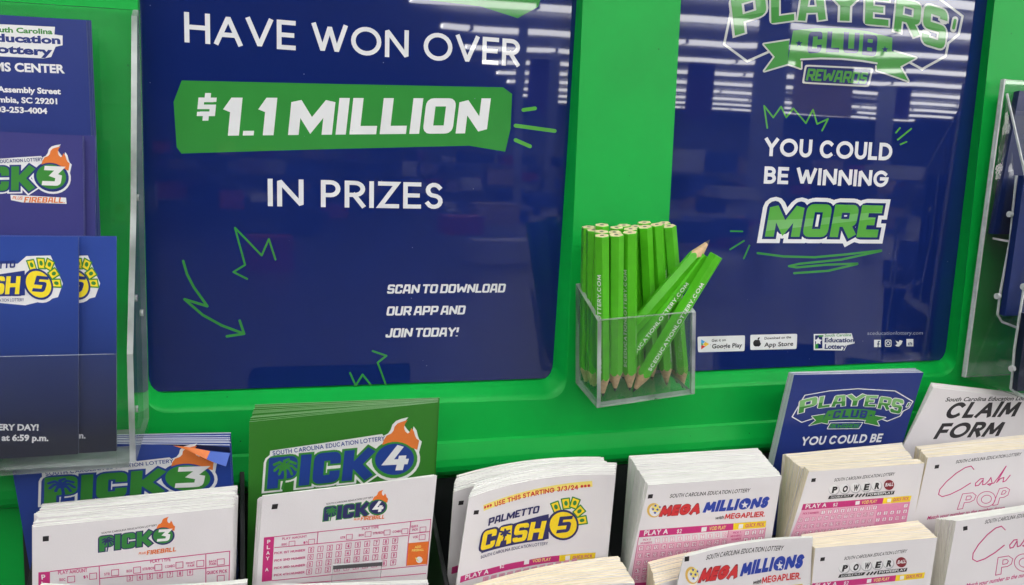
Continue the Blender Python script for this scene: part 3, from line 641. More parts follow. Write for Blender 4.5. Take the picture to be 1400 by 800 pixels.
def cash_logo(ink, P, NV, YL, GR, txtm=None, white=None):
    if white:
        ink.layer([[P(*p) for p in q] for q in ([(235, 640), (290, 440), (600, 380), (650, 330), (790, 300), (860, 440), (830, 520), (640, 600)], circ(720, 470, 100))], white)
    notes = [(680, 372, -20), (735, 352, -8), (783, 350, 20), (808, 395, 50), (822, 445, 80)]
    for cx, cy, r in notes:
        rr_ = math.radians(r); f = lambda x, y: (cx + x * math.cos(rr_) - y * math.sin(rr_), cy + x * math.sin(rr_) + y * math.cos(rr_))
        q = [f(-22, -26), f(22, -26), f(20, 30), f(-20, 30)]
        ink.poly(P, q, YL); ink.stroke(P, [q], 7, GR, closed=True); ink.poly(P, [f(*p) for p in circ(0, 0, 10, 14, n=12)], GR)
    txt(ink, P, 'PALMETTO', (308, 476), (584, 404), 40, NV, 'blk', wt=.28, shear=.20, track=.07)
    txt(ink, P, 'CASH', (265, 612), (606, 545), 100, NV, 'blk', wt=.30, shear=.12, o=.14, track=.08); ink.poly(P, circ(718, 470, 86, 84), NV)
    ink.poly(P, [(270, 625), (300, 520), (640, 410), (640, 545), (600, 555)], NV)
    ink.poly(P, circ(719, 470, 74, 72), YL); txt(ink, P, 'CASH', (265, 612), (606, 545), 100, YL, 'blk', wt=.30, shear=.12, track=.08)
    txt(ink, P, '5', (680, 516), (752, 508), 88, NV, 'blk', wt=.28, shear=.2)
    ink.stroke(P, [[(400, 510), (372, 505)], [(400, 510), (380, 522)], [(400, 510), (425, 500)], [(400, 510), (428, 518)], [(400, 510), (402, 494)]], 11, NV); ink.stroke(P, [[(400, 512), (398, 535), (385, 572)]], 8, NV)
    if txtm: txt(ink, P, 'SOUTH CAROLINA EDUCATION LOTTERY', (268, 655), (634, 578), 17, txtm, wt=.15, track=.12)
def boxes(ink, P, o, dx, dy, cols, rows, sz, m, num0=1, fillm=None, dig=True):
    fl = []; ln = []; dg = []
    q = num0
    for r in range(rows):
        for c_ in range(cols):
            x = o[0] + dx[0] * c_ + dy[0] * r; y = o[1] + dx[1] * c_ + dy[1] * r; h = sz / 2
            tilt = dx[1] / dx[0]; sl = dy[0] / dy[1]
            f = lambda a, b_: (x + a + b_ * sl, y + a * tilt + b_)
            quad = [f(-h, -h), f(h, -h), f(h, h), f(-h, h)]; fl.append([P(*p) for p in quad]); k_ = h * .83; inn = [f(-k_, -k_), f(k_, -k_), f(k_, k_), f(-k_, k_)]; ln += [[P(*p) for p in (quad[a_], quad[(a_ + 1) % 4], inn[(a_ + 1) % 4], inn[a_])] for a_ in range(4)]
            if dig:
                ds = str(q); po, Wd = glyphs(ds, 'geo', .19, .15); hh = sz * .66; sx = hh * .8
                dg.append([[P(*f((p_[0] - Wd / 2) * sx, -(p_[1] - .5) * hh)) for p_ in g_] for g_ in po])
            q += 1
    def flat(ps, mm):              # pieces that never overlap need no merging
        vs = [v for p in ps for v in p]; fs = []; n_ = 0
        for p in ps: fs.append(list(range(n_, n_ + len(p)))); n_ += len(p)
        ink.raw(vs, fs, mm); ink.z += .012
    if fillm: flat(fl, fillm)
    flat(ln, m)
    for d_ in dg: vs, fs = union(d_); ink.raw(vs, fs, m)
    if dg: ink.z += .012
def mark(fr, P, x, y, s_, root, tilt=-.1, sl=-.2):
    k = Ink(fr); k.poly(P, [(x, y), (x + s_, y + s_ * tilt), (x + s_ + s_ * sl * .8, y + s_ * .85 + s_ * tilt), (x + s_ * sl * .8, y + s_ * .85)], IB); k.build('timing_mark', root)

# --- green card stack with the 4 logo
fr = Frame((341, 577), (598.4, 550), .425, LEAN)
pc = stack('brochure_stack', fr, [(341, 577), (598.4, 550), (337.5, 797), (590, 700)], [(350, 552), (599.5, 544.5), (345, 797), (592, 700)], 6, 12, 'green brochures with a blue 4 and orange flame logo, behind the middle slips', 'brochures', CGREEN, card_ink('green_edge', (0.22, 0.38, 0.2, 1)), length=120, jit=.25)
P = crop(fr, 320, 530, 2.963); i = Ink(fr); pick_logo(i, P, '4', CBLUE, CG2, CBLUE, CW, CORG, CBLUE); i.build('logo', pc)
# --- slips with the 4 logo
fr4 = Frame((358.8, 678.5), (597.4, 650.8), .392, LEAN)
s4 = stack('slip_stack', fr4, [(358.8, 678.5), (597.4, 650.8), (350, 800), (583, 797)], [(351, 682), (590, 649), (344, 800), (578, 797)], 4, 9, 'thin stack of white play slips with a 4 logo, before the green brochures', 'play slips', PAPER, EDGE, 'stacks of play slips in the trays', length=100)
P = crop(fr4, 320, 530, 2.963)
i = Ink(fr4); pick_logo(i, affine(P, PK, [(362, 540), (540, 518), (374, 485)]), '4', INV, IG, INV, IW, IO, IB, strip=False); txt(i, P, 'PLUS', (485, 538), (508, 535), 8, IO, 'blk', wt=.25, shear=.2); txt(i, P, 'FIREBALL', (512, 538), (608, 530), 16, IO, 'blk', wt=.27, shear=.2); i.build('logo', s4)
mark(fr4, P, 155, 473, 24, s4)
i = Ink(fr4)
i.poly(P, [(121, 607), (163, 603), (153, 782), (112, 787)], IM)
for q, ch in enumerate('PLAY A'):
    if ch != ' ': txt(i, P, ch, (134 - q * 1.6, 632 + q * 22.5), (147 - q * 1.6, 631 + q * 22.5), 15, IW, wt=.2)
i.stroke(P, [[(163, 604), (797, 533), (781, 718), (153, 782)], [(716, 543), (705, 628)], [(340, 585), (336, 634)], [(163, 648), (705, 598)], [(708, 592), (792, 583)], [(705, 628), (698, 722)]], 3, IM, rnd=False)
i.poly(P, [(706, 630), (789, 622), (782, 714), (699, 721)], IO)
txt(i, P, 'ADD', (732, 650), (757, 648), 9, IPY, wt=.18); txt(i, P, 'FIREBALL', (720, 664), (768, 660), 9, IPY, wt=.18); i.poly(P, circ(750, 697, 13), IW); i.stroke(P, [[(736, 690), (745, 700)]], 5, IPY)
txt(i, P, 'PLAY AMOUNT', (195, 617), (295, 606), 10, IM, wt=.17); txt(i, P, 'PLAY TYPE', (518, 577), (586, 569), 10, IM, wt=.17)
for s_, a, b_ in (('PICK 1ST NUMBER', (163, 675), (288, 662)), ('PICK 2ND NUMBER', (163, 705), (288, 692)), ('PICK 3RD NUMBER', (162, 735), (287, 722)), ('PICK 4TH NUMBER', (162, 764), (285, 751)), ('50C', (192, 640), (216, 637)), ('$1', (280, 632), (297, 630)), ('STR', (430, 612), (450, 610)), ('BOX', (505, 602), (525, 600)), ('STR/BOX', (563, 594), (606, 590)), ('COMBO', (642, 588), (678, 584)), ('QUICK', (718, 567), (745, 563)), ('PICK', (722, 580), (744, 577)), ('VOID', (724, 610), (745, 607))):
    txt(i, P, s_, a, b_, 9.5, IM, wt=.19, track=.1)
for x, y in ((235, 631), (314, 623), (467, 603), (543, 592), (620, 585), (692, 580), (765, 573), (762, 604)): i.stroke(P, [[(x - 12, y - 9), (x + 12, y - 11), (x + 11, y + 9), (x - 13, y + 11)]], 2, IM, closed=True, rnd=False)
for r in range(4): boxes(i, P, (312 - 2.7 * r, 655 + 29.3 * r), (37.8, -4.1), (-2.7, 29.3), 10, 1, 23, IM, 0)
txt(i, P, 'PLAY TYPE', (500, 799), (568, 793), 10, IM, wt=.17); i.stroke(P, [[(150, 800), (690, 758), (776, 750)]], 3, IM)
i.build('play_grid', s4)

# --- blue brochures with the 3 logo
fr3 = Frame((30, 612), (315, 595), .425, LEAN)
b3 = stack('brochure_stack', fr3, [(10, 605), (314, 609), (44, 797), (319, 690)], [(14, 596), (316, 591), (46, 797), (321, 680)], 8, 7, 'blue brochures with a green 3 logo and one curled corner showing orange', 'brochures', CBLUE, card_ink('blue_edge', (0.5, 0.52, 0.6, 1)), length=120, jit=.3)
P = crop(fr3, 0, 560, 3.3333); i = Ink(fr3); pick_logo(i, affine(P, PK, [(200, 428), (742, 384), (214, 312)]), '3', CG2, CBLUE, CG2, CW, CORG, CBLUE); i.build('logo', b3)
def curl_pt(x, y, z): q = P(x, y); return fr3.p3(q.x, q.y, z)
k_ = Ink(fr3, .02); k_.poly(P, [(700, 158), (800, 164), (900, 178), (958, 186), (1049, 196), (1047, 172), (900, 160)], card_ink('curl_shade', (.008, .011, .045, 1))); k_.build('curl_shade', b3)  # shade in the gap above the curled corner, painted as a near-black patch
cv = MB(); top = [(790, 163, .3), (850, 166, .9), (905, 172, 1.6), (958, 180, 2.2), (1004, 186, 2.0), (1048, 192, 1.6)]; bot = [(792, 164, .2), (846, 176, 1.3), (895, 192, 2.8), (943, 208, 4.2), (987, 224, 4.8), (1030, 237, 5.0)]
vs = [curl_pt(*p) for p in top] + [curl_pt(*p) for p in bot]; n = len(top)
cv.add(vs, [(k, n + k, n + k + 1, k + 1) for k in range(3)], CORG); cv.add(vs[3:6] + vs[9:12], [(0, 3, 4, 1), (1, 4, 5, 2)], card_ink('bright_blue', (.035, .10, .46, 1)))
cu = cv.build('curled_corner', b3); md = cu.modifiers.new('solid', 'SOLIDIFY'); md.thickness = .0002
# --- slips with the 3 logo
f3 = Frame((45, 721), (319, 693.5), .392, LEAN)
s3 = stack('slip_stack', f3, [(45, 721), (319, 693.5), (45, 797), (317.6, 797)], [(57, 689), (324, 663.5), (52, 797), (322, 797)], 19, 26, 'tall stack of white play slips with a green 3 logo, before the blue brochures', 'play slips', PAPER, EDGE, 'stacks of play slips in the trays', length=100, jit=.5)
P = crop(f3, 0, 560, 3.3333)
i = Ink(f3); pick_logo(i, affine(P, PK, [(452, 648), (690, 618), (464, 580)]), '3', IG, INV, IG, IW, IO, IB, strip=False); txt(i, P, 'PLUS', (632, 660), (664, 657), 10, IO, 'blk', wt=.25, shear=.2); txt(i, P, 'FIREBALL', (668, 662), (802, 645), 20, IO, 'blk', wt=.27, shear=.2); i.build('logo', s3)
mark(f3, P, 195, 578, 28, s3, sl=-.02)
i = Ink(f3); i.poly(P, [(175, 742), (228, 738), (228, 830), (175, 832)], IM); txt(i, P, 'P', (190, 775), (208, 773), 22, IW, wt=.2); txt(i, P, 'L', (192, 806), (206, 804), 22, IW, wt=.2)
i.stroke(P, [[(228, 738), (1047, 645), (1043, 810)], [(452, 713), (455, 800)], [(452, 770), (938, 722)], [(938, 660), (938, 800)], [(938, 722), (1045, 710)]], 4, IM, rnd=False)
for s_, a, b_, cp in (('PLAY AMOUNT', (265, 752), (398, 740), 17), ('PLAY TYPE', (685, 700), (778, 690), 16), ('50C', (270, 782), (300, 780), 13), ('$1', (380, 770), (400, 768), 14), ('STR', (475, 756), (500, 754), 12), ('BOX', (577, 742), (602, 740), 12), ('STR/BOX', (650, 733), (705, 727), 12), ('COMBO', (753, 722), (798, 716), 12), ('FRONT', (848, 705), (888, 701), 10), ('PAIR', (856, 717), (886, 714), 10), ('BACK', (953, 697), (986, 694), 10), ('PAIR', (955, 709), (984, 706), 10), ('QUICK PICK', (942, 751), (1035, 742), 16)): txt(i, P, s_, a, b_, cp, IM, wt=.18, track=.1)
for x, y in ((325, 772), (425, 758), (525, 742), (625, 730), (722, 718), (818, 707), (913, 700), (1006, 693), (1006, 768)): i.stroke(P, [[(x - 16, y - 12), (x + 16, y - 15), (x + 16, y + 12), (x - 16, y + 15)]], 3, IM, closed=True, rnd=False)
boxes(i, P, (592, 767), (45.7, -4.4), (0, 36), 7, 1, 27, IM, 3); i.build('play_grid', s3)
fF = Frame((55, 800), (337, 797), .365, LEAN, bow=-3)
stack('slip_stack', fF, [(55, 800), (337, 797), (55, 860), (330, 860)], [(60, 797), (338, 792), (60, 860), (333, 860)], 6, 8, 'bowed white slips at the front tray, below the 3 logo slips', 'play slips', PAPER, EDGE, 'stacks of play slips in the trays', length=60)
fF = Frame((372, 802), (585, 796), .365, LEAN)
stack('slip_stack', fF, [(372, 802), (585, 797), (372, 860), (580, 860)], [(378, 799), (584, 793), (380, 860), (580, 860)], 3, 6, 'white slips at the front tray, below the 4 logo slips', 'play slips', PAPER, EDGE, 'stacks of play slips in the trays', length=60)
# clear retaining tab in front of the 4 slips
tb = MB(); ft = Frame((455, 772), (522, 767), .384, LEAN); P = crop(ft, 320, 530, 2.963)
q = [P(*p) for p in ((394, 790), (592, 772), (600, 703), (402, 718))]
tb.hexa([ft.p3(p.x, p.y, .6) for p in q] + [ft.p3(p.x, p.y, -.6) for p in q], ACR, ACE); tb2 = tb.build('retaining_tab', stand); tb2['label'] = 'clear plastic tab with a grey rim'
tb = MB(); q = [P(*p) for p in ((400, 732), (599, 717), (600, 703), (401, 718))]; tb.hexa([ft.p3(p.x, p.y, 1.0) for p in q] + [ft.p3(p.x, p.y, .65) for p in q], mat('tab_rim', (.07, .07, .075, 1), rough=.6)); tb.build('tab_rim', tb2)

# --- yellow logo slips
fr5b = Frame((620, 673), (838, 640), .4005, LEAN, bow=7)
sb = stack('slip_stack', fr5b, [(620, 673), (838, 640), (611, 797), (826, 760)], [(625, 650), (821, 624), (616, 797), (812, 760)], 11, 16, 'white slips sticking out at left behind the yellow 5 logo slips', 'play slips', PAPER, EDGE, 'stacks of play slips in the trays', jit=.4)
P = crop(fr5b, 590, 600, 4.0); mark(fr5b, P, 150, 340, 27, sb)
i = Ink(fr5b); i.poly(P, [(112, 702), (150, 690), (143, 730), (108, 740)], IM); i.build('play_grid', sb)
fr5 = Frame((641, 681), (840.7, 648.7), .387, LEAN, bow=7)
s5 = stack('slip_stack', fr5, [(641, 681), (840.7, 648.7), (623.7, 798.7), (828.7, 762.5)], [(650, 659), (842, 632), (633, 798), (830, 762)], 8, 12, 'bowed white slips with a yellow 5 circle logo and USE THIS STARTING 3/3/24', 'play slips', PAPER, EDGE, 'stacks of play slips in the trays', jit=.35)
P = crop(fr5, 590, 600, 4.0)
i = Ink(fr5); cash_logo(i, P, INV, IY, IG, INV); i.build('logo', s5)
i = Ink(fr5); txtp = [(285, 395), (400, 352), (520, 318), (650, 290), (760, 273), (880, 262)]; i.layer([[P(a[0], a[1]), P(b_[0], b_[1]), P(b_[0] - 2, b_[1] - 32), P(a[0] - 2, a[1] - 32)] for a, b_ in zip(txtp[:-1], txtp[1:])], IPY)
for s_, a, b_ in (('***', (287, 392), (330, 377)), ('USE', (345, 373), (403, 354)), ('THIS', (416, 350), (488, 329)), ('STARTING', (500, 326), (672, 292)), ('3/3/24', (686, 289), (802, 277)), ('***', (815, 276), (868, 271))): txt(i, P, s_, a, b_, 27 if s_ != '***' else 24, IR, wt=.2, track=.1)
i.build('lettering', s5); mark(fr5, P, 233, 392, 27, s5)
i = Ink(fr5); i.layer([[P(a[0], a[1]), P(b_[0], b_[1]), P(b_[0] - 4, b_[1] + 34), P(a[0] - 5, a[1] + 36)] for a, b_ in (((160, 752), (320, 708)), ((320, 708), (500, 668)), ((500, 668), (700, 637)))], IM); i.poly(P, [(700, 637), (897, 622), (893, 654), (698, 672)], IY)
txt(i, P, 'PLAY A', (182, 772), (310, 736), 25, IW, wt=.2); txt(i, P, '$2', (372, 710), (396, 703), 20, IW, wt=.16); i.polys(P, [[(508, 660), (535, 656), (532, 684), (504, 688)], [(732, 640), (758, 637), (755, 661), (730, 664)]], IW); txt(i, P, 'VOID PLAY', (552, 677), (650, 666), 18, IPY, wt=.18); txt(i, P, 'QUICK PICK', (772, 658), (878, 649), 18, IM, wt=.18)
boxes(i, P, (295, 768), (44, -9), (-7, 38), 12, 1, 30, IMP, 1, IPK); i.build('play_grid', s5)
fF = Frame((645, 820), (868, 797), .366, LEAN, bow=4)
stack('slip_stack', fF, [(655, 825), (868, 797), (650, 870), (862, 870)], [(640, 800), (845.5, 761), (640, 870), (845, 870)], 17, 22, 'cream edged stack of slips at the front tray below the yellow 5 logo slips', 'play slips', PAPER, CREAM, 'stacks of play slips in the trays', length=60)

# --- red and blue logo slips
def mega_print(fr, P, root, grid=True):
    i = Ink(fr); txt(i, P, 'SOUTH CAROLINA EDUCATION LOTTERY', (310, 367), (706, 338), 19, IDG, wt=.17, shear=.18, track=.12); i.build('lettering', root)
    i = Ink(fr); i.poly(P, circ(232, 428, 34, 36), IGO); i.poly(P, circ(236, 430, 26, 28), IW); i.poly(P, circ(243, 418, 22, 20), IPY); i.polys(P, [star(240, 405, 9), star(228, 422, 9), star(250, 425, 9), star(238, 440, 9), star(262, 412, 8)], IBL)
    for o, m in ((.04, IMR), (0, IR)): txt(i, P, 'MEGA', (258, 459), (455, 445), 52, m, wt=.29, shear=.16, o=o, track=.06)
    for o, m in ((.0, IBL),): txt(i, P, 'MILLIONS', (474, 440), (793, 415), 56, m, wt=.31, shear=.14, o=o, track=.06)
    i.poly(P, circ(684, 401, 21, 20), IBL); i.poly(P, star(684, 401, 19), IW)
    txt(i, P, 'with', (534, 473), (576, 470), 17, IB, 'bold', shear=.3); txt(i, P, 'MEGAPLIER.', (582, 472), (782, 459), 27, IR, wt=.2, track=.08); i.build('logo', root)
    mark(fr, P, 205, 350, 24, root)
    i = Ink(fr); i.poly(P, [(163, 528), (629, 493), (626, 526), (156, 563)], IM); i.poly(P, [(629, 493), (791, 480), (787, 513), (626, 526)], IY)
    txt(i, P, 'PLAY A', (182, 554), (300, 545), 25, IW, wt=.2); txt(i, P, '$2', (345, 543), (369, 541), 20, IW, wt=.15); i.polys(P, [[(470, 513), (496, 510), (493, 532), (467, 535)], [(655, 498), (677, 496), (674, 517), (652, 519)]], IW); txt(i, P, 'VOID PLAY', (507, 528), (588, 521), 18, IPY, wt=.17); txt(i, P, 'QUICK PICK', (685, 514), (778, 506), 18, IM, wt=.17)
    if grid:
        i.poly(P, [(156, 565), (605, 530), (575, 690), (540, 800), (105, 800)], IPK) if False else None
        i.stroke(P, [[(156, 563), (118, 790)], [(788, 513), (774, 600)], [(604, 529), (592, 600)]], 3, IM, rnd=False)
        i.poly(P, [(606, 530), (787, 516), (768, 640), (584, 660)], IPK)
        txt(i, P, 'PICK 5', (178, 580), (215, 577), 10, IM, wt=.18); txt(i, P, 'NUMBERS', (165, 597), (222, 592), 10, IM, wt=.18); txt(i, P, 'PICK 1', (625, 545), (662, 541), 10, IM, wt=.18); txt(i, P, 'MEGABALL', (612, 562), (668, 556), 10, IM, wt=.18); txt(i, P, 'NUMBER', (616, 578), (664, 573), 10, IM, wt=.18)
        boxes(i, P, (250, 577), (37.2, -3.2), (0, 33), 10, 1, 24, IMP, 1, IW)
        i.layer([[P(*p) for p in [(150, 600), (604, 562), (580, 690), (480, 800), (120, 800)]]], IPK)
        boxes(i, P, (168, 616), (37.6, -3), (-6, 37), 12, 6, 25, IM, 11, IW)
        boxes(i, P, (694, 540), (36, -3), (-7, 35), 3, 3, 24, IM, 1, IW)
        i.poly(P, [(122, 790), (420, 765), (415, 800), (118, 830)], IM)
    i.build('play_grid', root)
frm = Frame((886.4, 663.3), (1068.7, 650.7), .39, LEAN)
sm = stack('slip_stack', frm, [(886.4, 663.3), (1068.7, 650.7), (859, 782), (1055, 735.4)], [(859, 622.6), (1035, 612.5), (850, 740), (1035, 720)], 24, 38, 'thick white stack of slips with a red and blue starred logo, upper tray', 'play slips', PAPER, EDGE, 'stacks of play slips in the trays', jit=.3)
PM = crop(frm, 830, 580, 3.636); mega_print(frm, PM, sm)
frn = Frame((934.5, 763), (1110, 735.4), .372, LEAN, bow=4)
sn = stack('slip_stack', frn, [(934.5, 763), (1110, 735.4), (926, 798.7), (1108, 797)], [(938, 757), (1110, 733), (928, 798), (1108, 797)], 3, 5, 'bowed white slips with a red and blue starred logo, front tray', 'play slips', PAPER, EDGE, 'stacks of play slips in the trays', length=60)
mega_print(frn, affine(crop(frn, 830, 580, 3.636), [(310, 368), (708, 338), (782, 458)], [(490, 677), (873, 627), (960, 768)]), sn, grid=False)
fF = Frame((890, 786), (1080, 770), .3755, LEAN, bow=4)
stack('slip_stack', fF, [(896, 800), (1080, 772), (884, 850), (1070, 850)], [(886, 768), (1066, 742), (880, 850), (1064, 850)], 14, 20, 'cream edged stack of slips behind the bowed red and blue logo slips', 'play slips', PAPER, CREAM, 'stacks of play slips in the trays', length=60)

# --- slips with lettered balls
def ball_print(fr, P, root, grid=True):
    i = Ink(fr); txt(i, P, 'SOUTH CAROLINA EDUCATION LOTTERY', (258, 435), (470, 413), 11, IDG, wt=.17, shear=.18, track=.12); i.build('lettering', root)
    i = Ink(fr)
    for ch, x, y in (('P', 259, 464), ('O', 296, 461), ('W', 334, 457), ('E', 371, 454), ('R', 409, 450)):
        i.poly(P, circ(x, y, 19), IGR); i.poly(P, circ(x - 1, y - 2, 17), IW); txt(i, P, ch, (x - 9, y + 10), (x + 9, y + 8.5), 20, IB, 'bold', wt=.5)
    i.poly(P, circ(452, 446, 18), IMR); txt(i, P, 'BALL', (438, 452), (466, 449), 12, IW, wt=.22, track=.08)
    i.poly(P, [(242, 484), (330, 478), (322, 489), (236, 496)], IB); txt(i, P, 'DOUBLE PLAY', (246, 493), (318, 486), 6, IW, wt=.16); i.stroke(P, [[(333, 489), (343, 478)], [(345, 488), (355, 477)], [(357, 487), (367, 476)]], 5, IB, rnd=False)
    i.poly(P, [(372, 474), (472, 466), (468, 479), (368, 487)], IB); txt(i, P, 'POWERPLAY', (374, 484), (465, 476), 8, IW, wt=.2); i.build('logo', root)
    mark(fr, P, 180, 424, 15, root)
    i = Ink(fr); i.poly(P, [(150, 514), (434, 492), (429, 513), (143, 536)], IM); i.poly(P, [(434, 492), (532, 484), (527, 505), (429, 513)], IY)
    txt(i, P, 'PLAY A', (157, 530), (230, 524), 14, IW, wt=.2); txt(i, P, '$2', (254, 523), (270, 521), 12, IW, wt=.15); i.polys(P, [[(335, 504), (350, 502), (348, 515), (333, 517)], [(447, 495), (461, 494), (459, 507), (445, 508)]], IW); txt(i, P, 'VOID PLAY', (355, 514), (408, 509), 11, IPY, wt=.17); txt(i, P, 'QUICK PICK', (465, 505), (520, 500), 11, IM, wt=.17)
    if grid:
        i.poly(P, [(143, 536), (527, 505), (512, 585), (100, 640)], IPK); i.poly(P, [(412, 516), (527, 506), (510, 590), (398, 600)], IMP)
        boxes(i, P, (220, 543), (22.8, -2.1), (-6, 24), 9, 1, 15, IM, 1, IW)
        boxes(i, P, (140, 570), (22.8, -2), (-6, 24), 12, 3, 15, IM, 10, IW); boxes(i, P, (417, 547), (22.8, -2), (-5, 22), 5, 2, 15, IM, 2, IW); boxes(i, P, (511, 519), (22, -2), (-5, 22), 1, 1, 15, IM, 1, IW)
        txt(i, P, 'PICK 5 NUMBERS', (147, 551), (203, 546), 7, IM, wt=.18)
    i.build('play_grid', root)
frb = Frame((1105.9, 645), (1264, 633.4), .39, LEAN)
s_b = stack('slip_stack', frb, [(1105.9, 645), (1264, 633.4), (1078.8, 734), (1249, 713)], [(1099, 637), (1254, 627), (1074, 730), (1246, 710)], 6, 9, 'white slips with a row of black lettered balls, before the blue club brochures', 'play slips', PAPER, CREAM, 'stacks of play slips in the trays')
ball_print(frb, crop(frb, 1040, 490, 2.58), s_b)
stack('slip_stack', frb, [(1097, 641), (1250, 630), (1072, 734), (1240, 713)], [(1071, 620), (1232, 606.3), (1062, 722), (1225, 700)], 17, 24, 'cream slips just behind the lettered ball slips in the upper tray', 'play slips', PAPER, CREAM, 'stacks of play slips in the trays', base=-6.3)
frbf = Frame((1114.6, 749.6), (1281.5, 735), .371, LEAN)
s_bf = stack('slip_stack', frbf, [(1114.6, 749.6), (1281.5, 735), (1109.8, 799.6), (1272, 797)], [(1095, 731), (1255, 712), (1092, 790), (1250, 790)], 16, 24, 'cream edged slips with a row of black lettered balls, front tray', 'play slips', PAPER, CREAM, 'stacks of play slips in the trays', length=60, jit=.2)
ball_print(frbf, affine(crop(frbf, 1040, 490, 2.58), [(258, 435), (470, 413), (470, 478)], [(293, 712), (513, 685), (515, 750)]), s_bf, grid=False)

# --- slips with the pink script
def pop_print(fr, P, root):
    i = Ink(fr); txt(i, P, 'SOUTH CAROLINA EDUCATION LOTTERY', (687, 371), (916, 343), 11, IDG, wt=.17, shear=.18, track=.12); i.build('lettering', root)
    i = Ink(fr); script = [[(752, 392), (742, 380), (722, 385), (690, 405), (655, 435), (632, 462), (627, 480), (640, 488), (668, 480), (705, 462), (740, 440)],
        [(786, 424), (775, 425), (758, 440), (757, 450), (768, 448), (785, 428), (782, 446), (792, 444), (806, 430), (812, 420), (816, 440), (808, 448), (800, 444), (822, 440), (838, 420), (862, 385), (866, 380), (850, 408), (832, 438), (846, 424), (858, 420), (854, 436), (864, 432), (880, 412)]]
    i.stroke(P, script, 3.4, IM)
    out = [[(712, 478), (748, 474), (760, 484), (752, 500), (738, 507), (718, 509), (712, 530), (693, 533)], [(727, 486), (740, 485), (744, 490), (738, 498), (723, 500)], circ(795, 497, 33, 27, rot=-15), circ(796, 497, 18, 14, rot=-15), [(842, 460), (866, 455), (878, 463), (872, 482), (858, 490), (843, 492), (836, 516), (818, 519)], [(854, 467), (862, 466), (866, 470), (860, 478), (848, 480)]]
    i.stroke(P, out, 2.4, IM, closed=True); i.build('logo', root)
    i = Ink(fr); txt(i, P, 'Match your number to the number drawn.', (586, 569), (862, 531), 12, IM, 'bold', wt=.2, shear=.22); txt(i, P, 'Win the prize that pops', (640, 592), (850, 563), 11, IM, 'bold', shear=.22) if False else None
    i.build('lettering', root); mark(fr, P, 615, 377, 15, root, tilt=-.15)
frc = Frame((1268.7, 625.7), (1400, 614), .392, LEAN)
s_c = stack('slip_stack', frc, [(1268.7, 625.7), (1425, 611), (1249, 711), (1412, 700)], [(1251, 610), (1400, 594), (1236, 700), (1390, 690)], 17, 24, 'cream edged slips with thin pink script, before the white claim forms', 'play slips', PAPER, CREAM, 'stacks of play slips in the trays')
PC = crop(frc, 1040, 490, 2.58); pop_print(frc, PC, s_c)
frd = Frame((1307.4, 712.9), (1400, 699), .374, LEAN)
s_d = stack('slip_stack', frd, [(1307.4, 712.9), (1475, 688), (1292, 796), (1465, 796)], [(1279, 709), (1445, 684), (1270, 796), (1440, 796)], 13, 16, 'white slips with thin pink script at right, front tray', 'play slips', PAPER, EDGE, 'stacks of play slips in the trays', length=60)
pop_print(frd, affine(crop(frd, 1040, 490, 2.58), [(615, 377), (693, 533), (880, 412)], [(714, 594), (828, 765), (1002, 622)]), s_d)

# --- club brochures and claim forms
frp = Frame((1085.7, 512.5), (1262.9, 509.4), .425, LEAN)
bp_ = stack('brochure_stack', frp, [(1085.7, 512.5), (1262.9, 509.4), (1060, 625), (1235, 603)], [(1078.8, 508.6), (1251, 503.6), (1052, 622), (1226, 600)], 7, 12, 'navy brochures with a green arched club logo, behind the lettered ball slips', 'brochures', CNAVY, card_ink('club_edge', (.55, .57, .62, 1)), length=110, jit=.15)
Pp = crop(frp, 1040, 490, 2.58); i = Ink(frp); club_logo(i, affine(Pp, [(293, 135), (1095, 192), (680, 325)], [(133, 194), (492, 196), (290, 248)]), CW, CG2, CPG, CNAVY); i.build('logo', bp_)
i = Ink(frp); txt(i, Pp, 'YOU COULD BE', (140, 308), (424, 295), 30, CW, wt=.21, track=.1, shear=.08); i.build('lettering', bp_)
frf = Frame((1276, 528), (1440, 547), .428, LEAN)
cf = stack('form_stack', frf, [(1276, 530), (1440, 549), (1237, 606), (1420, 640)], [(1272, 524), (1436, 541), (1236, 606), (1416, 640)], 5, 8, 'white claim forms in bold black italics, behind the pink script slips', 'forms', PAPER, EDGE, length=110, jit=.6)
Pf = crop(frf, 1040, 490, 2.58); i = Ink(frf)
txt(i, Pf, 'South Carolina Education Lottery', (650, 152), (965, 147), 14, IDG, 'bold', wt=.2, shear=.35); txt(i, Pf, 'CLAIM', (642, 213), (895, 205), 54, IDG, wt=.22, shear=.40, track=.1); txt(i, Pf, 'FORM', (607, 285), (838, 274), 52, IDG, wt=.22, shear=.40, track=.1); i.build('lettering', cf)

# ------------------------------------------------------------------ pencil holder and pencils
HFT, HFB, HBT, HBB = .4145, .4250, .4520, .4590
hl = lambda u, v, y: at(u, v, y)
lft, rft, lfb, rfb = hl(817, 439, HFT), hl(951.5, 426.7, HFT), hl(816, 558, HFB), hl(950, 538.5, HFB)
lbt, lbb = hl(787, 388, HBT), hl(787, 523.5, HBB); rbt = lbt + (rft - lft) * 1.0; rbb = lbb + (rfb - lfb)
holder = empty('pencil_holder', (lfb + rbb) / 2, 'small clear acrylic pencil box fixed to the green divider', 'pencil holder')
def plate(c4, thick, name, parent, m=ACR, inward=None):
    n = (c4[1] - c4[0]).cross(c4[3] - c4[0]).normalized()
    if inward is not None and n.dot(inward - c4[0]) < 0: n = -n
    b_ = MB(); b_.hexa(list(c4) + [p + n * thick for p in c4], m, ACE); return b_.build(name, parent)
cen = (lft + rbb) / 2; TH = .0022
ux = (rfb - lfb).normalized() * TH
plate([lfb, lbb, lbt, lft], TH, 'side_panel', holder, ACRS, cen)
plate([rfb, rbb, rbt, rft], TH, 'side_panel', holder, ACRS, cen)
ins = lambda p, s_: p + ux * s_ * 1.02
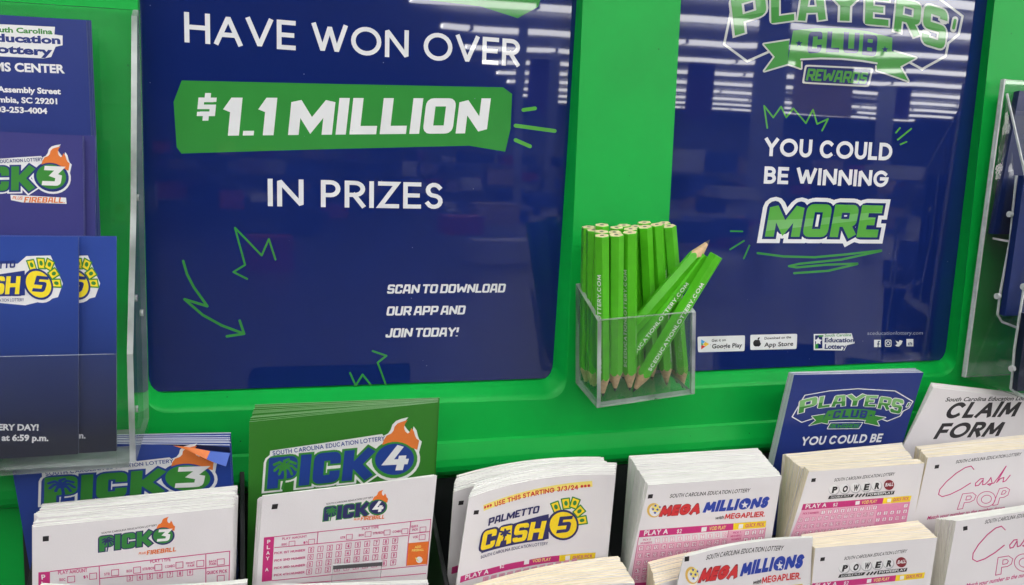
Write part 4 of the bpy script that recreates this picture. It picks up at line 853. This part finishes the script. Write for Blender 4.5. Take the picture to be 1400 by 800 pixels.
plate([ins(lfb, 1), ins(rfb, -1), ins(rft, -1), ins(lft, 1)], TH, 'front_panel', holder, ACRS, cen)
plate([ins(lbb, 1), ins(rbb, -1), ins(rbt, -1), ins(lbt, 1)], TH, 'back_panel', holder, ACR, cen)
yv = (lbb - lfb).normalized() * TH * 1.05
plate([ins(lfb, 1) + yv, ins(rfb, -1) + yv, ins(rbb, -1) - yv, ins(lbb, 1) - yv], TH, 'base_panel', holder, clear('acrylic_base', (.88, .90, .88, 1), haze=.025), cen)
PG = mat('pencil_paint', (0.085, 0.48, 0.014, 1), rough=0.32, spec=0.4, coat=.08, vary=.08, vscale=150, bump=.05, bscale=500)
WOOD = mat('pencil_wood', (0.62, 0.42, 0.24, 1), rough=0.65, vary=.18, vscale=500, bump=.2, bscale=1500)
ENDW = mat('pencil_end_wood', (0.74, 0.62, 0.38, 1), rough=0.7, vary=.1, vscale=700)
LEAD = mat('pencil_lead', (0.03, 0.03, 0.035, 1), rough=0.35)
PLET = mat('pencil_lettering', (0.75, 0.78, 0.75, 1), rough=0.4)
RAP = .0036; SL = .30            # apothem, cone radius per length
def pencil(tip, top, roll, label, group=None, word_face=None):
    ax = (top - tip); Ln = ax.length; d = ax.normalized()
    ref = V((0, -1, 0)); e1 = (ref - d * ref.dot(d)).normalized(); e2 = d.cross(e1)
    root = empty('pencil', tip, label, 'pencil', group)
    n = 36; hexr = lambda t: RAP / math.cos(((math.degrees(t) + 30) % 60 - 30) * math.pi / 180)
    def pt(t, r, h): a = t + math.radians(roll); return tip + d * h + (e1 * math.cos(a) + e2 * math.sin(a)) * r
    ts = [2 * math.pi * k / n for k in range(n)]
    LR = .0011; cone = lambda r: r / SL
    m = MB(); vs = [pt(t, hexr(t), cone(hexr(t))) for t in ts] + [pt(t, hexr(t), Ln - .00025) for t in ts] + [pt(t, hexr(t) - .00025, Ln) for t in ts]
    fs = [(k, (k + 1) % n, n + (k + 1) % n, n + k) for k in range(n)] + [(n + k, n + (k + 1) % n, 2 * n + (k + 1) % n, 2 * n + k) for k in range(n)]
    m.add(vs, fs, PG); m.build('barrel', root, recalc=False)
    m = MB(); vs = [pt(t, hexr(t), cone(hexr(t))) for t in ts] + [pt(t, LR, cone(LR)) for t in ts]; m.add(vs, [(k, (k + 1) % n, n + (k + 1) % n, n + k) for k in range(n)], WOOD); m.build('sharpened_wood', root, smooth=True, recalc=False)
    m = MB(); vs = [pt(t, LR, cone(LR)) for t in ts] + [pt(t, .0003, cone(.00045)) for t in ts] + [tip + d * .0010]; m.add(vs, [(k, (k + 1) % n, n + (k + 1) % n, n + k) for k in range(n)] + [(n + k, n + (k + 1) % n, 2 * n) for k in range(n)], LEAD)
    m.build('lead', root, recalc=False); m = MB(); m.add([pt(t, LR, Ln + .00008) for t in ts], [list(range(n))], LEAD); m.build('lead_core', root, recalc=False)
    m = MB(); m.add([pt(t, hexr(t) - .00025, Ln) for t in ts], [list(range(n))], ENDW); m.build('cut_end', root, recalc=False)
    if word_face is not None:
        t = math.radians(word_face * 60); a = t + math.radians(roll); nn = e1 * math.cos(a) + e2 * math.sin(a)
        ey = nn.cross(d)
        f = PlainFrame(tip + nn * RAP, d, ey, nn); k = Ink(f, .05)
        txt(k, lambda x, y: V((x, -y)), 'SCEDUCATIONLOTTERY.COM', (17, 1.15), (74, 1.15), 2.3, PLET, wt=.2, track=.14); k.build('lettering', root)
    return root
GP = 'pencils standing in the clear box'
PL = [  # tip px, top px, depth at tip, depth at top, roll, printed face, label
 ((824.4, 545), (823, 322), .4265, .4255, 8, 5, 'front left green pencil standing in the box, white lettering on its left facet'),
 ((841, 538), (842.6, 321), .4265, .4255, 24, None, 'front green pencil standing second from the left of the box'),
 ((861, 537), (861, 317.6), .4265, .4255, -9, 5, 'front green pencil standing third from left, beside the leaning pencils'),
 ((812, 535), (822.4, 316.6), .436, .4345, 10, None, None), ((838, 530), (840, 317.4), .444, .4425, 30, None, None), ((858, 530), (862, 313), .444, .4425, 5, None, None),
 ((809, 533), (811.5, 314.4), .4435, .4435, 20, None, None), ((801, 529), (805, 310.4), .4505, .4510, 25, None, None), ((818, 527), (823, 307.6), .446, .4435, 12, None, None),
 ((838, 524), (843, 311), .450, .4505, 8, None, None), ((852, 522), (853, 308), .451, .4530, 40, None, None), ((872, 525), (869, 309.6), .450, .4505, 18, None, None),
 ((884, 519), (881, 304), .4505, .4525, 15, None, None), ((892, 522), (881.6, 310), .446, .4445, 20, None, None), 
 ((911.8, 529.7), (898, 307), .444, .4445, -12, 1, 'green pencil standing behind the leaning pencils with OTTERY.COM showing'),
 ((926, 527), (907, 305), .4505, .452, 20, None, None), ((933.8, 534), (914.4, 309), .4435, .4445, 26, None, 'plain green pencil tilted left at the right side of the box'),
]
for tp, tt, y1, y2, ro, wf, lb in PL:
    pencil(at(*tp, y1 + .0035), at(*tt, y2 - .0125), ro, lb or 'plain green pencil standing point down among the back rows of the clear box', GP, wf)
pencil(at(972, 326, .4215), at(829, 490, .4350), -20, 'green pencil leaning right with its sharpened wooden point upward', None, None)
pencil(at(829, 528, .4370), at(963, 349, .4225), 2, 'middle leaning green pencil with white lettering, cut end up', None, 0)
pencil(at(864, 538.5, .4310), at(979.5, 349, .4150), -4, 'lowest leaning green pencil with white lettering, its point in the box', None, 0)

# ------------------------------------------------------------------ left brochure rack
XL = at(196, 300, .452).x
rack = empty('brochure_rack', V((XL - .05, .43, at(100, 640, .40).z)), 'clear acrylic brochure rack of three tiers at the left', 'brochure rack')
# back plate
q = [at(-260, 660, .4555), at(202, 600, .4555), at(192, 14, .4555), at(-260, -16, .4555)]
plate(q, .002, 'back_panel', rack, ACR, V((0, 1, CAMZ)))
# right side plate: wedge in the plane x = const
prof = [(192, 14), (202, 572), (166, 633), (160, 634), (161, 488), (177, 290), (184, 26)]
ps = [atx(u, v, XL) for u, v in prof]
def side_plate(ps, x, th, name, parent, m=ACR):
    b_ = MB(); n = len(ps); a = [V((x, p.y, p.z)) for p in ps]; c_ = [V((x + th, p.y, p.z)) for p in ps]
    b_.add(a + c_, [list(range(n)), list(range(2 * n - 1, n - 1, -1))], m); b_.add(a + c_, [(k, (k + 1) % n, n + (k + 1) % n, n + k) for k in range(n)], ACE); return b_.build(name, parent)
# edge line at measured pixels, in plausible depths
zz = lambda u, v, y: at(u, v, y).z
prof2 = [V((XL, .4555, zz(192, 14, .4555))), V((XL, .4555, zz(202, 572, .4555))), V((XL, .398, zz(163, 634, .398))), V((XL, .398, zz(160, 485, .398))), V((XL, .424, zz(176, 290, .424))), V((XL, .447, zz(185, 22, .447)))]
side_plate(prof2, XL - .0025, .0025, 'side_panel', rack)
def sheet(px4, y, th, name, parent, m=ACR, lean=0.0, edge=ACE):
    f = Frame(px4[3], px4[2], y, lean); q_ = [f.px(*p) for p in px4]; b_ = MB()
    b_.hexa([f.p3(p.x, p.y, th * 500) for p in q_] + [f.p3(p.x, p.y, -th * 500) for p in q_], m, edge); return b_.build(name, parent)
sheet([(-200, 652), (160, 634), (159, 484), (-200, 492)], .3985, .0018, 'front_panel', rack, clear('acrylic_front', (.95, .955, .96, 1), haze=.008))
b_ = MB(); q = [at(-200, 652, .399), at(163, 634, .399)]; z = (q[1].z); b_.box(q[0].x, XL - .003, .399, .4545, z - .002, z, ACR, ACE); b_.build('base_panel', rack)
for (u, v, y) in ((171, 408, .413), (183, 270, .43), (168, 560, .405), (187, 428, .435)):
    p = atx(u, v, XL); bm = MB(); c0 = V((XL, y, at(u, v, y).z))
    vs = [c0 + V((0, .0016 * math.cos(t), .0016 * math.sin(t))) for t in [k * math.pi / 6 for k in range(12)]]; bm.add([x + V((.0008, 0, 0)) for x in vs] + vs, [list(range(12))] + [(k, (k + 1) % 12, 12 + (k + 1) % 12, 12 + k) for k in range(12)], ACE); bm.build('rivet', rack)
def brochure(px4, y, label, face, edge, thick=2.0, n=5, shift=(6, 0), lean=0):
    fr = Frame(px4[0], px4[1], y, lean)
    root = stack('brochure_stack', fr, px4, [(p[0] + shift[0], p[1] + shift[1]) for p in px4], thick, n, label, 'brochures', face, edge, 'brochures in the left rack', length=(fr.px(*px4[0]) - fr.px(*px4[2])).y, jit=.12)
    return fr, root
BE = card_ink('brochure_edge', (.25, .28, .42, 1))
fa, ra = brochure([(-150, 12), (118, 28), (-150, 330), (131, 330)], .442, 'navy claims center cards with white address lines, top tier of left rack', CNAVY, BE, 4, 7, (7, 0))
P = crop(fa, 0, 0, 2.5)
i = Ink(fa); i.poly(P, [(-60, 80), (188, 92), (186, 118), (214, 122), (214, 155), (190, 160), (175, 195), (150, 200), (-60, 190)], CW); txt(i, P, 'South Carolina', (-40, 108), (180, 117), 18, CG2, 'bold', wt=.3); txt(i, P, 'Education', (-45, 140), (207, 150), 27, CNAVY, 'bold', wt=.36); txt(i, P, 'Lottery', (-45, 178), (180, 190), 28, CNAVY, 'bold', wt=.36); i.build('logo', ra)
i = Ink(fa)
for s_, a, b2, cp in (('CLAIMS CENTER', (-120, 238), (222, 250), 30), ('Assembly Street', (-8, 314), (208, 322), 20), ('Columbia, SC 29201', (-72, 347), (196, 356), 20), ('803-253-4004', (-30, 382), (162, 389), 20)): txt(i, P, s_, a, b2, cp, CW, 'bold', wt=.3)
i.build('lettering', ra)
fb, rb_ = brochure([(-150, 178), (130, 186), (-150, 345), (131, 345)], .432, 'violet blue brochure edge showing right of the flame logo brochures, middle tier', CPURP, BE, 1.2, 3, (0, 0))
fc, rc = brochure([(-150, 172), (113, 186), (-150, 345), (115, 345)], .429, 'violet blue brochures with green 3 and flame logo, middle tier of left rack', CPURP, BE, 1.2, 3, (2, 0))
P = crop(fc, 0, 0, 2.5); i = Ink(fc); pick_logo(i, affine(P, PK, [(-157, 655), (114, 650), (-142, 573)]), '3', CG2, CNAVY, CG2, CW, CORG, CNAVY); txt(i, P, 'PLUS', (42, 682), (76, 684), 12, CORG, 'blk', wt=.25, shear=.2, o=.3); i.poly(P, [(36, 666), (82, 668), (226, 676), (228, 697), (76, 692), (38, 684)], CW); txt(i, P, 'PLUS', (43, 681), (76, 683), 11, CORG, 'blk', wt=.25, shear=.2); txt(i, P, 'FIREBALL.', (82, 692), (222, 694), 19, CORG, 'blk', wt=.28, shear=.2); i.build('logo', rc)
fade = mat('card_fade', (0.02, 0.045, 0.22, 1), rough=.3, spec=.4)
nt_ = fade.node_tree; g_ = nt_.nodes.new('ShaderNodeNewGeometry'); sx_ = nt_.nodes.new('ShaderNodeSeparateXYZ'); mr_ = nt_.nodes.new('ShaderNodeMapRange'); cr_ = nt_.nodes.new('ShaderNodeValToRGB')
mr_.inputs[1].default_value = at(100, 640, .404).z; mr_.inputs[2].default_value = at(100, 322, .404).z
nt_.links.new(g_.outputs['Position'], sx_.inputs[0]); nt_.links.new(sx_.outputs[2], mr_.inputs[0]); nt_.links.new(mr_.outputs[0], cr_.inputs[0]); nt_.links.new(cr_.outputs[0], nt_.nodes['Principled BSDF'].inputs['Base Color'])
cr_.color_ramp.elements[0].color = (.006, .009, .026, 1); cr_.color_ramp.elements[1].color = (.026, .062, .30, 1); cr_.color_ramp.elements[0].position = .12; cr_.color_ramp.elements[1].position = .85   # colour runs from near black at the bottom up to blue
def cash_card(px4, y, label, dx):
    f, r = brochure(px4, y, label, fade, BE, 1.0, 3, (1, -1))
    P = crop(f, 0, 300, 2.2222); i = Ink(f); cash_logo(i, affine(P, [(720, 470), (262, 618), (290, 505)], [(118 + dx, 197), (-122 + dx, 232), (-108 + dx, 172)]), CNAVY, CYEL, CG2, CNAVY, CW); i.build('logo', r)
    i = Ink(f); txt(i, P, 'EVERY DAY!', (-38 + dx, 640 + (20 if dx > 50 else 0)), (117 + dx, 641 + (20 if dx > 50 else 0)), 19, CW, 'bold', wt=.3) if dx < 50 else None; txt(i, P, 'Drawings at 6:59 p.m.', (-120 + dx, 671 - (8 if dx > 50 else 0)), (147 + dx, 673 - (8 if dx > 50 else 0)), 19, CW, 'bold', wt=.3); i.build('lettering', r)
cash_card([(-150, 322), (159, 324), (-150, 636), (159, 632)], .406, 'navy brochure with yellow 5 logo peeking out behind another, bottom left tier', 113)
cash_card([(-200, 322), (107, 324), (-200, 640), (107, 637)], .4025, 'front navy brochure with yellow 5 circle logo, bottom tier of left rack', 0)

# ------------------------------------------------------------------ right brochure rack
XR = at(1372, 112, .4555).x
rk = empty('brochure_rack', V((XR + .05, .43, at(1390, 520, .43).z)), 'clear acrylic brochure rack with pale cut edges at the right edge', 'brochure rack')
b_ = MB(); zt_, zb_ = at(1372, 107, .452).z, at(1320, 516, .452).z
c4 = [at(1319, 516, .4525), at(1319, 516, .4525) + V((.16, 0, .0)), at(1373, 108, .4525) + V((.16, 0, 0)), at(1373, 108, .4525)]
b_.hexa(c4 + [p + V((0, .003, 0)) for p in c4], ACRS, ACE); b_.build('back_panel', rk)
rim_ = MB(); e4 = [at(1319, 516, .4515), at(1319, 516, .4515) + V((.0012, 0, 0)), at(1373, 108, .4515) + V((.0012, 0, 0)), at(1373, 108, .4515)]
rim_.hexa([p + V((0, -.0002, 0)) for p in e4] + [p + V((0, .0026, 0)) for p in e4], mat('frosted_edge', (.56, .58, .58, 1), rough=.5, vary=.15, vscale=200)); rim_.build('cut_edge', rk)
FE = MATS['frosted_edge']
def bent(pts, wpx, name, spanx=.12, yref=None):   # bent clear sheet seen edge on: pixels with depths
    ps_ = [at(u, v, y) for u, v, y in pts]; b1 = MB(); th = .0013
    for a, c_ in zip(ps_[:-1], ps_[1:]):
        d = (c_ - a); d.x = 0; nn = V((0, -d.z, d.y)).normalized() * th / 2
        A = [a - nn, c_ - nn, c_ + nn, a + nn]
        b1.hexa([p + V((.0008, 0, 0)) for p in A] + [p + V((spanx, 0, 0)) for p in A], ACR); b1.hexa(A + [p + V((.0008, 0, 0)) for p in A], FE)
    return b1.build(name, rk)
bent([(1376, 128, .452), (1400, 235, .428), (1416, 330, .41), (1425, 560, .40)], 4, 'side_edge')
bent([(1389, 240, .437), (1383, 300, .437), (1380, 330, .437), (1366, 405, .437), (1363, 430, .437), (1369, 440, .436), (1400, 452, .415)], 4, 'pocket_sheet')
bent([(1357, 326, .450), (1384, 331, .437)], 4, 'pocket_sheet')
bent([(1399, 395, .415), (1386, 478, .415), (1384, 505, .415), (1381, 532, .415), (1415, 552, .40)], 4, 'pocket_sheet')
for (u, v, y) in ((1381, 293, .4362), (1364, 405, .4362), (1384, 504, .4142), (1400, 392, .4142)):
    cpt = at(u, v, y); bm = MB(); vs = [cpt + V((0, .0020 * math.cos(t), .0020 * math.sin(t))) for t in [k * math.pi / 6 for k in range(12)]]
    bm.add([x + V((-.0012, 0, 0)) for x in vs] + [x + V((.001, 0, 0)) for x in vs], [list(range(12))] + [(k, (k + 1) % 12, 12 + (k + 1) % 12, 12 + k) for k in range(12)], FE); bm.build('rivet', rk)
# lower flank of the rack
lo = [at(1320, 516, .452), at(1352, 529, .440), at(1400, 545, .40), at(1430, 500, .40), at(1392, 330, .437), at(1376, 128, .452)]
b_ = MB(); b_.add(lo + [p + V((.001, 0, 0)) for p in lo], [list(range(6)), list(range(11, 5, -1))] + [(k, (k + 1) % 6, 6 + (k + 1) % 6, 6 + k) for k in range(6)], ACRS); b_.build('side_panel', rk)
def leaf(pts, label, m, th=.002):
    # leaning brochures: the left edge between two pixels with depths, running off to the right
    a, c_ = (at(*p) for p in pts); root = empty('brochure_stack', c_, label, 'brochures', 'brochures in the right rack')
    d = c_ - a; nn = V((0, -d.z, d.y)).normalized()
    for k in range(3):
        b1 = MB(); o = nn * (k * th * 1.15); sx = V((.0012 * k, 0, 0))
        f4 = [a + o + sx, c_ + o + sx, c_ + o + V((.11, 0, 0)), a + o + V((.11, 0, 0))]; b1.hexa(f4 + [p + nn * th for p in f4], m, None); b1.build('brochure', root)
    return root
leaf([(1394, 124, .446), (1358, 320, .446)], 'dark navy brochures with scuffed edges leaning in the top right pocket', card_ink('rack_navy', (.008, .018, .085, 1)))
leaf([(1401, 240, .428), (1374, 432, .430)], 'dark blue brochures in the middle pocket of the right rack', card_ink('rack_blue', (.010, .024, .12, 1)))
leaf([(1404, 430, .408), (1390, 535, .410)], 'dark brochures in the lowest pocket at the right edge', card_ink('rack_dark', (.008, .010, .03, 1)))
